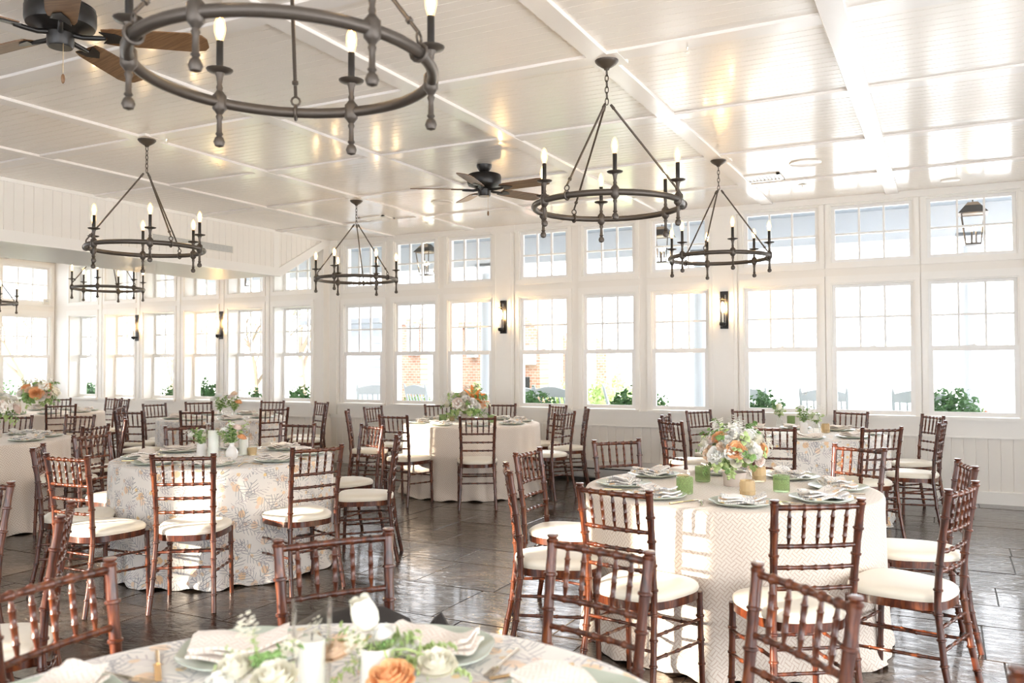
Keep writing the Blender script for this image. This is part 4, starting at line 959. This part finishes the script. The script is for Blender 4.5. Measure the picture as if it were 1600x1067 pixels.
# bud vases, candles and glasses
def vase_mesh(kind):
    if kind=='bulb': return MB().lathe([(.0005,0),(.03,0),(.043,.02),(.045,.045),(.035,.07),(.018,.088),(.017,.105),(.022,.115),(.018,.115),(.014,.10),(.0005,.09)],20).mesh('bud_vase',M['ceramic'],True)
    if kind=='cyl': return MB().lathe([(.0005,0),(.032,0),(.036,.01),(.036,.10),(.033,.10),(.032,.012),(.0005,.01)],20).mesh('bud_vase',M['ceramic'],True)
    return MB().lathe([(.0005,0),(.030,0),(.034,.01),(.030,.08),(.020,.10),(.020,.13),(.023,.135),(.020,.135),(.017,.11),(.026,.08),(.029,.014),(.0005,.01)],20).mesh('bud_vase',M['glass'],True)
VM={k:vase_mesh(k) for k in ('bulb','cyl','glass')}
def budvase(label,loc,kind,blooms,leaves,h,seed,bs=.06):
    q=random.Random(seed); t=thing('bud_vase_flowers',label,'vase',loc); obj('bud_vase',VM[kind],t); st=MB()
    for i,(dx,dy,dz,kd) in enumerate(blooms):
        p=Vector((dx,dy,h+dz)); st.tube([(0,0,.09),(dx*.4,dy*.4,.09+(h+dz-.09)*.55),p],.0022,5)
        me=FLW.get(kd) or FIL[0]; o=obj(NMF.get(kd,'filler_blossoms'),me,t,p-Vector((0,0,.01)),(0,0,0),bs*(1.6 if kd=='fil' else 1)); orient(o,(dx*3,dy*3,.6)) 
    obj('stems',st.mesh('stems',M['leaf']),t)
    for i in range(leaves):
        o=obj('leaf_sprig',SPR[i%4],t,(0,0,.09),(0,0,0),(h+.02)*q.uniform(.55,.95)); orient(o,(q.uniform(-.6,.6),q.uniform(-.6,.6),1))
    return t
def hurricane(label,loc,r=.045,h=.22,ch_=.14,cr=.034):
    t=thing('candle_hurricane',label,'candle',loc)
    obj('glass_cylinder',MB().lathe([(.0005,0),(r,0),(r,h),(r-.0025,h),(r-.0025,.004),(.0005,.004)],28).mesh('glass_cylinder',M['glass'],True),t)
    cd=obj('pillar_candle',MB().lathe([(.0005,.005),(cr,.005),(cr,ch_-.004),(cr-.004,ch_),(.004,ch_-.004),(.0005,ch_-.003)],24).mesh('pillar_candle',M['wax'],True),t)
    obj('wick',MB().tube([(0,0,ch_-.005),(.001,0,ch_+.012)],.0015,5).mesh('wick',M['dark']),cd); return t
TUM=MB().lathe([(.0005,0),(.038,0),(.041,.006),(.042,.085),(.039,.085),(.037,.010),(.0005,.008)],80,ribs=20,amp=.022).mesh('tumbler',M['green_glass'],True)
JAR=MB().lathe([(.0005,0),(.034,0),(.038,.008),(.038,.03),(.040,.034),(.038,.038),(.038,.07),(.034,.08),(.036,.086),(.033,.086),(.034,.012),(.0005,.01)],48,ribs=12,amp=.02).mesh('votive_jar',M['gold_glass'],True)
VOT=MB().lathe([(.0005,0),(.030,0),(.034,.055),(.031,.055),(.028,.008),(.0005,.006)],32).mesh('votive_cup',M['gold_glass'],True)
WAX=MB().lathe([(.0005,.009),(.026,.009),(.027,.035),(.0005,.034)],20).mesh('votive_wax',M['wax'],True)
def small(kind,label,x,y,tz=ZT):
    P=px(x,y,2,tz); me={'tumbler':TUM,'votive_jar':JAR,'votive_cup':VOT}[kind]
    t=thing(kind,label,{'tumbler':'glass','votive_jar':'candle holder','votive_cup':'candle holder'}[kind],(P.x,P.y,tz)); 
    if kind=='tumbler':
        obj('glass_body',me,t)
    else: obj('glass_body',me,t); obj('candle_wax',WAX,t)
for a_ in (('tumbler','green ribbed tumbler left of the big bouquet, in front of a votive',1070,771),('tumbler','green ribbed tumbler tucked behind the left of the big bouquet',1098,752),('tumbler','green ribbed tumbler standing alone right of the big bouquet',1221,768),
    ('votive_jar','gold textured jar candle in front of the big bouquet',1168,777),('votive_jar','gold textured jar candle behind the right of the big bouquet',1186,752),('votive_cup','amber votive cup behind the left green tumbler',1067,757),
    ('tumbler','green tumbler at the left of the centre table flowers',692,659),('votive_cup','amber votive beside the centre table flowers',706,657),('tumbler','green tumbler right of the centre table flowers',768,660),
    ('votive_cup','pinkish votive cup on the left floral table right of the vases',394,711),('votive_jar','textured gold jar on the far right table',1290,676),('tumbler','pale green tumbler behind vases on the far right table',1236,662)): small(*a_)
P=px(333,716,2,ZT); hurricane('tall pillar candle in a glass cylinder at the centre of the left floral table',(P.x,P.y,ZT),.05,.25,.20,.036)
P=px(381,711,2,ZT); hurricane('green-tinted pillar candle in glass right of the white vase',(P.x,P.y,ZT),.04,.20,.13,.03)
P=px(347,716,2,ZT); hurricane('narrow glass candle cylinder beside the tall pillar candle',(P.x+.03,P.y+.03,ZT),.032,.17,.02,.02)
P=px(362,717,2,ZT); budvase('white bulb vase with white and peach blooms on the left floral table',(P.x,P.y,ZT),'bulb',[(-.05,-.02,0,'white'),(.05,.0,.02,'rose_b'),(.06,.03,-.05,'rose_o'),(-.03,.02,.03,'white'),(0,-.03,.07,'fil')],9,.20,21,.062)
P=px(320,715,2,ZT); budvase('low vase of white blossoms and dark leaves at the left of the glass candle',(P.x-.03,P.y,ZT),'cyl',[(-.08,-.02,.03,'white'),(-.02,.02,.06,'white'),(-.12,0,.0,'fil'),(.02,0,.03,'cream')],8,.13,22,.05)
for (x,y,lb,bl,kd,h) in ((344,655,'clear vase of white and peach blooms on the far left floral table',[(-.1,0,.0,'white'),(-.03,0,.04,'white'),(.02,.02,.0,'fil')],'glass',.24),(366,655,'clear vase with a peach rose on the far left floral table',[(0,0,.06,'rose_p'),(.06,0,.0,'fil'),(-.05,0,.02,'rose_b'),(.04,.02,-.04,'rose_o')],'glass',.24)):
    P=px(x,y,2,ZT); budvase(lb,(P.x,P.y,ZT),kd,bl,8,h,x,.085)
for (x,y,lb,bl,kd,h) in ((1218,666,'glass bud vase with one cream bloom on the far right table',[(0,0,0,'tulip_y'),(-.02,.01,-.04,'cream')],'glass',.17),(1256,676,'white cylinder vase with wispy white sprigs on the far right table',[(0,0,.12,'fil'),(.03,0,.02,'fil'),(-.02,0,.05,'white')],'cyl',.18),(1276,678,'small vase with pale sprig right of the white cylinder',[(.03,0,.02,'fil'),(0,0,0,'white')],'glass',.14)):
    P=px(x,y,2,ZT); budvase(lb,(P.x,P.y,ZT),kd,bl,8,h,x,.075)
# foreground flowers (table 0)
P=pd(487,1040,1.75); hurricane('blurred white candle in a clear glass cylinder on the foreground table',(P.x,P.y,ZT),.041,.185,.105,.028)
def fg(label,bloomset,base,vk,seed,leaves):
    t=thing('bud_vase_flowers',label,'vase',(base.x,base.y,ZT)); obj('bud_vase',VM[vk],t); st=MB(); q=random.Random(seed)
    for (x,y,dep,kd,s) in bloomset:
        P=pd(x,y,dep)-Vector((base.x,base.y,ZT)); st.tube([(0,0,.09),(P.x*.5,P.y*.5,.1+max(.0,(P.z-.1)*.6)),P],.0025,5)
        o=obj(NMF.get(kd,'filler_blossoms'),FLW.get(kd) or FIL[1],t,P-Vector((0,0,s*.3)),(0,0,0),s); orient(o,(P.x*1.5-.1,P.y*1.5-.25,.8))
    obj('stems',st.mesh('stems',M['leaf_l']),t)
    for (x,y,dep,s,i) in leaves:
        P=pd(x,y,dep)-Vector((base.x,base.y,ZT)); d=P-Vector((0,0,.09)); o=obj('leaf_sprig',SPR[i],t,(0,0,.09),(0,0,0),d.length*s); orient(o,d)
B0=pd(590,1085,1.72)
fg('foreground vase with a white tulip, a peach rose and airy greens',[(578,968,1.74,'tulip_y',.068),(612,1052,1.66,'rose_o',.085),(535,1010,1.78,'rose_p',.07),(683,1030,1.68,'cream',.072),(630,1005,1.75,'white',.06),(600,985,1.72,'white',.045),(570,1030,1.7,'fil',.09),(510,1000,1.8,'fil',.07)],B0,'cyl',3,
   [(700,965,1.8,1.0,3),(660,985,1.75,1.0,2),(740,1000,1.75,1.0,3),(640,960,1.8,1.0,3),(545,1040,1.7,1.1,2),(520,980,1.75,1.0,2),(610,1000,1.7,1.0,1),(560,1000,1.7,1.0,2),(500,1050,1.7,1.0,3),(670,1040,1.7,1.0,2)])
B1=pd(405,1105,1.60)
fg('foreground vase of pale green and white blooms left of the candle',[(370,1040,1.58,'cream',.075),(430,1052,1.55,'cream',.08),(350,1065,1.55,'white',.07),(400,1010,1.62,'fil',.09),(460,1035,1.6,'fil',.07)],B1,'cyl',4,
   [(345,1015,1.6,1.0,2),(385,985,1.62,1.0,2),(440,985,1.62,1.05,3),(470,1010,1.6,1.0,1),(400,1030,1.55,1.0,0),(335,1050,1.55,1.0,2),(450,1000,1.65,1.0,0),(420,1020,1.55,1.0,1)])
def fgset(x,y,ang,lb,nx,ny,nang,mesh):
    P=px(x,y,2,ZT); thing('plate','blurred sage charger plate on the foreground table, '+lb,'plate',(P.x,P.y,ZT),ang,'sage charger plates',PM)
NBIG=napkin_mesh(9,M['lattice2'],.26,.17,3)
# black bag on the seat of the foreground chair
P=Vector((-1.53,1.98,.487))
bg_=thing('camera_bag','black soft camera bag resting on the seat of the foreground centre chair','bag',(-1.46,1.87,.487),math.radians(30))
mb=MB(); n=10
prof=[(-.17,0),(.17,0),(.19,.06),(.185,.13),(.15,.195),(.08,.225),(-.08,.225),(-.15,.195),(-.185,.13),(-.19,.06)]
mb.poly(prof,-.09,.09,'y'); obj('bag_body',mb.mesh('bag_body',M['leather'],True),bg_); obj('bag_flap',MB().poly([(x*1.03,z+.004) for x,z in prof[2:9]],-.094,.094,'y').mesh('bag_flap',M['leather'],True),bg_)
obj('bag_strap',MB().tube([(.17,0,.10),(.21,-.02,.16),(.255,-.03,.205),(.235,-.03,.23)],[.016,.022,.028,.024],5).mesh('bag_strap',M['leather']),bg_); bg_.scale=(1,1,1.14)
# ---------------------------------------------------------------- chandeliers
def chandelier_parts():
    L=[]; I=M['iron']; r=.43
    ring=MB().tube([(r*math.cos(2*PI*k/64),r*math.sin(2*PI*k/64),0) for k in range(64)],.0175,10,closed=True); L.append(('ring',ring.mesh('ring',I,True),None))
    arms=[]
    arm=MB().lathe([(.0005,-.150),(.014,-.145),(.019,-.132),(.014,-.118),(.008,-.112),(.013,-.105),(.009,-.098),(.008,-.06),(.012,-.048),(.009,-.04),(.016,-.03),(.023,-.022),(.023,.022),(.016,.03),(.009,.04),(.011,.05),(.008,.06),(.011,.085),(.016,.098),(.040,.104),(.044,.110),(.040,.108),(.014,.112),(.014,.118),(.0005,.118)],14).mesh('candle_holder',I,True)
    slv=MB().lathe([(.0115,.112),(.0115,.205),(.0085,.208)],12).mesh('candle_sleeve',M['black'],True)
    blb=MB().lathe([(.009,.206),(.012,.212),(.018,.235),(.0195,.250),(.016,.272),(.008,.290),(.0005,.296)],14).mesh('bulb',M['bulb_glass'] if 'bulb_glass' in M else M['glass'],True)
    fil=MB().lathe([(.0005,.214),(.0085,.222),(.012,.245),(.009,.270),(.0005,.284)],10).mesh('filament',M['bulb'],True)
    return ring,arm,slv,blb,fil,r
RING,ARM,SLV,BLB,FILM,CR=chandelier_parts()
ring_me=RING.mesh('ring',M['iron'],True)
rodtop=.60
def rodmesh(a,top):
    p0=Vector((CR*math.cos(a),CR*math.sin(a),.055)); p1=Vector((.022*math.cos(a),.022*math.sin(a),top)); d=(p1-p0)
    mb=MB().tube([p0,p0+d*.06,p0+d*.065,p0+d*.08,p0+d*.085,p0+d*.95,p0+d*.955,p1],[.006,.006,.011,.011,.0065,.0065,.010,.007],8)
    c=Vector((CR*math.cos(a),CR*math.sin(a),0)); t=Vector((-math.sin(a),math.cos(a),0)); rad=c.normalized()
    mb.tube([c+(rad*math.cos(q)+Vector((0,0,1))*math.sin(q))*.024 for q in [2*PI*k/12 for k in range(12)]],.006,6,closed=True)
    mb.tube([c+Vector((0,0,.040))+(t*math.cos(q)+Vector((0,0,1))*math.sin(q))*.015 for q in [2*PI*k/10 for k in range(10)]],.004,5,closed=True)
    return mb.mesh('rod',M['iron'],True)
CAN=MB().lathe([(.0005,-.058),(.014,-.056),(.018,-.046),(.03,-.040),(.056,-.022),(.068,-.008),(.070,0),(.0005,0)],28).mesh('canopy',M['iron'],True)
def chain(l0,l1):
    mb=MB(); z=l0; k=0
    while z>l1+.02:
        u=Vector((1,0,0)) if k%2 else Vector((0,1,0)); c=Vector((0,0,z-.022))
        mb.tube([c+u*math.cos(q)*.010+Vector((0,0,1))*math.sin(q)*.022 for q in [2*PI*j/12 for j in range(12)]],.003,5,closed=True); z-=.034; k+=1
    return mb.mesh('chain',M['iron'],True)
def chandelier(x,y,z,label,phi,rphi):
    t=thing('ring_chandelier',label,'chandelier',(x,y,z),0,'iron ring chandeliers')
    obj('ring',ring_me,t); zc=ZC-.018-z; top=min(rodtop,zc-.15)
    obj('canopy',CAN,t,(0,0,zc)); obj('mounting_plate',MB().box(-.10,.10,-.10,.10,-.002,.018).mesh('mounting_plate',M['batten']),t,(0,0,zc)); obj('chain',chain(zc-.05,top+.01),t)
    for k in range(3): obj('rod',rodmesh(rphi+2*PI*k/3,top),t)
    for k in range(6):
        a=phi+2*PI*k/6; p=(CR*math.cos(a),CR*math.sin(a),0)
        obj('candle_holder',ARM,t,p); obj('candle_sleeve',SLV,t,p); b=obj('bulb',BLB,t,p); obj('filament',FILM,b)
def rel(x,y,z,ang_px): pass
rd=math.radians
chandelier(-1.72,1.90,2.305,'nearest iron ring chandelier, cut by the top edge of the photo',rd(42),rd(8))
chandelier(-1.75,4.64,2.350,'iron ring chandelier hanging over the front right table',rd(56),rd(20))
chandelier(-1.76,7.42,2.350,'smaller-looking iron ring chandelier over the far right table',rd(58),rd(28))
chandelier(-5.60,4.60,2.345,'iron ring chandelier before the boarded header on the left',rd(24),rd(104))
chandelier(-5.70,7.40,2.350,'iron ring chandelier over the middle, left of the ceiling fan',rd(36),rd(117))
chandelier(-9.72,7.40,2.42,'iron ring chandelier half hidden beneath the left header',rd(6),rd(8))
chandelier(-12.05,7.15,2.31,'iron ring chandelier at the far left frame edge',rd(0),rd(200))
# ---------------------------------------------------------------- ceiling fans
def fan(x,y,z,label,blades):
    t=thing('ceiling_fan',label,'fan',(x,y,z),0,'ceiling fans'); B=M['black']; up=ZC-z
    obj('motor_housing',MB().lathe([(.0005,-.03),(.07,-.03),(.11,-.012),(.148,.0),(.155,.02),(.155,.075),(.148,.085),(.152,.09),(.140,.098),(.04,.11),(.0005,.11)],36).mesh('motor_housing',B,True),t)
    obj('switch_housing',MB().lathe([(.0005,-.10),(.052,-.10),(.058,-.092),(.060,-.035),(.07,-.03),(.0005,-.03)],28).mesh('switch_housing',B,True),t)
    obj('downrod',MB().lathe([(.024,.10),(.022,.125),(.013,.14),(.013,up-.07)],14).mesh('downrod',B,True),t)
    obj('ceiling_canopy',MB().lathe([(.0005,up-.075),(.032,up-.075),(.045,up-.06),(.068,up-.02),(.070,up),(.0005,up)],28).mesh('ceiling_canopy',B,True),t)
    for a in blades:
        a=math.radians(a); mb=MB(); pts=[]
        out=[(.19,-.055),(.24,-.066),(.58,-.075),(.645,-.060),(.665,-.03),(.665,.03),(.645,.060),(.58,.075),(.24,.066),(.19,.055)]
        mb.poly(out,-.003,.003,'z'); Mx=Matrix.Rotation(a,4,'Z')@Matrix.Translation((0,0,-.036))@Matrix.Rotation(math.radians(-13),4,'X'); mb.xf(0,Mx); b=obj('fan_blade',mb.mesh('fan_blade',M['blade']),t)
        mb=MB(); mb.tube([(.05,0,.0),(.10,0,-.012),(.16,0,-.01),(.20,0,-.008)],[.014,.012,.012,.01],8); mb.poly([(.18,-.045),(.25,-.035),(.30,0),(.25,.035),(.18,.045),(.21,0)],-.009,-.0035,'z'); mb.xf(0,Mx); obj('blade_bracket',mb.mesh('blade_bracket',B,True),t)
    obj('pull_chain',MB().tube([(.05,-.02,-.09),(.05,-.02,-.235)],.0013,5).mesh('pull_chain',M['gold']),t); obj('pull_knob',MB().ball((.05,-.02,-.262),.009,10,8,2.6).mesh('pull_knob',M['blade'],True),t)
# ---------------------------------------------------------------- wall lamps
def sconce(x,Y,label,first=[None]):
    t=thing('wall_sconce',label,'wall lamp',(x,Y,2.035),0,'black wall lamps')
    obj('back_plate',MB().bbox(-.045,.045,-.215,.215,0,.02,.003).xf(0,Matrix.Rotation(PI/2,4,'X')).mesh('back_plate',M['black']),t)
    obj('glass_cylinder',MB().lathe([(.035,-.15),(.036,-.14),(.036,.17),(.033,.17),(.033,-.15)],24,(0,-.085,0),False).mesh('glass_cylinder',M['glass'],True),t)
    mb=MB().lathe([(.0005,-.205),(.008,-.20),(.010,-.19),(.028,-.185),(.038,-.175),(.038,-.145),(.0005,-.145)],20,(0,-.085,0)); mb.box(-.012,.012,-.06,0,-.175,-.155); mb.tube([(.037*math.cos(2*PI*k/20),-.085+.037*math.sin(2*PI*k/20),.12) for k in range(20)],.003,5,closed=True); mb.box(-.006,.006,-.05,0,.115,.125); obj('lamp_holder',mb.mesh('lamp_holder',M['black'],True),t)
    obj('lamp_sleeve',MB().lathe([(.012,-.145),(.012,-.03)],12,(0,-.085,0)).mesh('lamp_sleeve',M['wax'],True),t)
    obj('bulb',MB().lathe([(.008,-.03),(.017,.01),(.019,.035),(.011,.075),(.0005,.09)],12,(0,-.085,0)).mesh('bulb',M['glow'],True),t)
sconce(-5.135,WF-.03,'black wall lamp with glass tube on the pilaster behind the centre table')
sconce(-2.265,WF-.03,'black wall lamp with glass tube on the right pilaster')
sconce(-10.0,WL-.002,'black wall lamp with glass tube on the alcove pier nearer the corner')
sconce(-11.9,WL-.002,'black wall lamp with glass tube on the farther alcove pier')
fan(-3.70,2.55,3.035,'dark ceiling fan with brown wood blades at the upper left',[38,110,182,254,-34])
fan(-3.70,6.67,3.045,'dark ceiling fan seen nearly edge-on near the middle of the ceiling',[67,-5,139,211,283])
# ---------------------------------------------------------------- ceiling and wall fittings
def ceil_disc(x,y,lb,nm,cat,r,kind):
    P=px(x,y,2,ZC-.0); t=thing(nm,lb,cat,(P.x,P.y,ZC-.001),0)
    if kind=='spr':
        obj('escutcheon',MB().lathe([(.0005,-.006),(.03,-.006),(.042,-.002),(.043,.0),(.0005,.001)],24).mesh('escutcheon',M['plastic'],True),t); obj('sprinkler_head',MB().lathe([(.0005,-.045),(.014,-.045),(.014,-.042),(.004,-.04),(.005,-.02),(.010,-.012),(.010,0)],12).mesh('sprinkler_head',M['steel'],True),t)
    else: obj('speaker_ring',MB().lathe([(.0005,-.004),(r-.02,-.004),(r-.008,-.010),(r,-.004),(r,0),(.0005,0)],36).mesh('speaker_ring',M['ceil'],True),t)
ceil_disc(1074,70,'sprinkler head on the ceiling right of the front chandelier canopy','sprinkler','sprinkler',.04,'spr')
ceil_disc(260,214,'sprinkler head beside the left chandelier canopy','sprinkler','sprinkler',.04,'spr')
ceil_disc(665,339,'sprinkler head left of the far ceiling fan chain','sprinkler','sprinkler',.04,'spr')
ceil_disc(1254,288,'sprinkler head just right of the ceiling air vent','sprinkler','sprinkler',.04,'spr')
ceil_disc(1258,254,'round flush ceiling speaker above the wide windows','ceiling_speaker','speaker',.14,'d')
ceil_disc(1485,281,'small round flush disc near the rightmost transom','ceiling_speaker','speaker',.09,'d')
ceil_disc(690,315,'round flush ceiling speaker left of the far fan','ceiling_speaker','speaker',.12,'d')
def cvent(x,y,lb,wx,wy):
    P=px(x,y,2,ZC); t=thing('ceiling_vent',lb,'vent',(P.x,P.y,ZC-.001),0); fr=MB(); b=.03
    fr.box(-wx,wx,-wy,-wy+b,-.014,0); fr.box(-wx,wx,wy-b,wy,-.014,0); fr.box(-wx,-wx+b,-wy,wy,-.014,0); fr.box(wx-b,wx,-wy,wy,-.014,0); obj('vent_frame',fr.mesh('vent_frame',M['trim']),t)
    obj('vent_backing',MB().box(-wx+b,wx-b,-wy+b,wy-b,-.003,0).mesh('vent_backing',M['grey']),t)
    me=MB().poly([(-.012,-.012),(.006,-.004),(.008,-.003),(-.010,-.011)],-wy+b,wy-b,'y').mesh('slat',M['trim']); n=int((2*wx-2*b)/.035)
    for k in range(n): obj('slat',me,t,(-wx+b+.02+k*.035,0,0))
cvent(1190,277,'white ceiling air vent with slats above the right windows',.19,.15)
cvent(588,340,'white ceiling air vent in the middle near the boarded header',.19,.12)
t=thing('return_grille','long grey slatted grille set in the boarded header face','vent',(XS+.004,7.25,2.875),0)
obj('grille_frame',MB().box(-.004,.008,-.62,.62,-.045,.045).mesh('grille_frame',M['plastic']),t)
for k in range(5): obj('slat',MB().box(0,.014,-.60,.60,-.003,.003).mesh('slat',M['grey']),t,(0,0,-.032+.016*k))
P=px(107,474,0,XL); t=thing('wall_control_box','small cream control box on the alcove corner wall','control box',(XL,9.45,P.z),0); obj('box_body',MB().bbox(-.05,.05,-.055,.055,0,.035,.004).xf(0,Matrix.Rotation(PI/2,4,'Y')).mesh('box_body',M['plastic']),t); obj('display',MB().box(.034,.037,-.025,.025,.0,.025).mesh('display',M['heater']),t)
xa,xb=px(858,740,1,WF-.08).x,px(1066,740,1,WF-.08).x
t=thing('baseboard_heater','long grey baseboard heater on the floor under the windows','heater',((xa+xb)/2,WF-.024,0),0); hw=(xb-xa)/2
obj('heater_body',MB().poly([(0,.02),(-.075,.02),(-.085,.05),(-.085,.13),(-.05,.235),(0,.235)],-hw,hw,'x').mesh('heater_body',M['heater']),t)
obj('air_slot',MB().box(-hw+.02,hw-.02,-.087,-.08,.135,.15).mesh('air_slot',M['dark']),t); obj('air_slot',MB().box(-hw+.02,hw-.02,-.085,-.02,.0,.03).mesh('air_slot',M['dark']),t)
for s in (-1,1): obj('end_cap',MB().poly([(0,.0),(-.080,.0),(-.09,.05),(-.09,.135),(-.052,.24),(0,.24)],s*hw-.02,s*hw+.02,'x').mesh('end_cap',M['heater']),t)
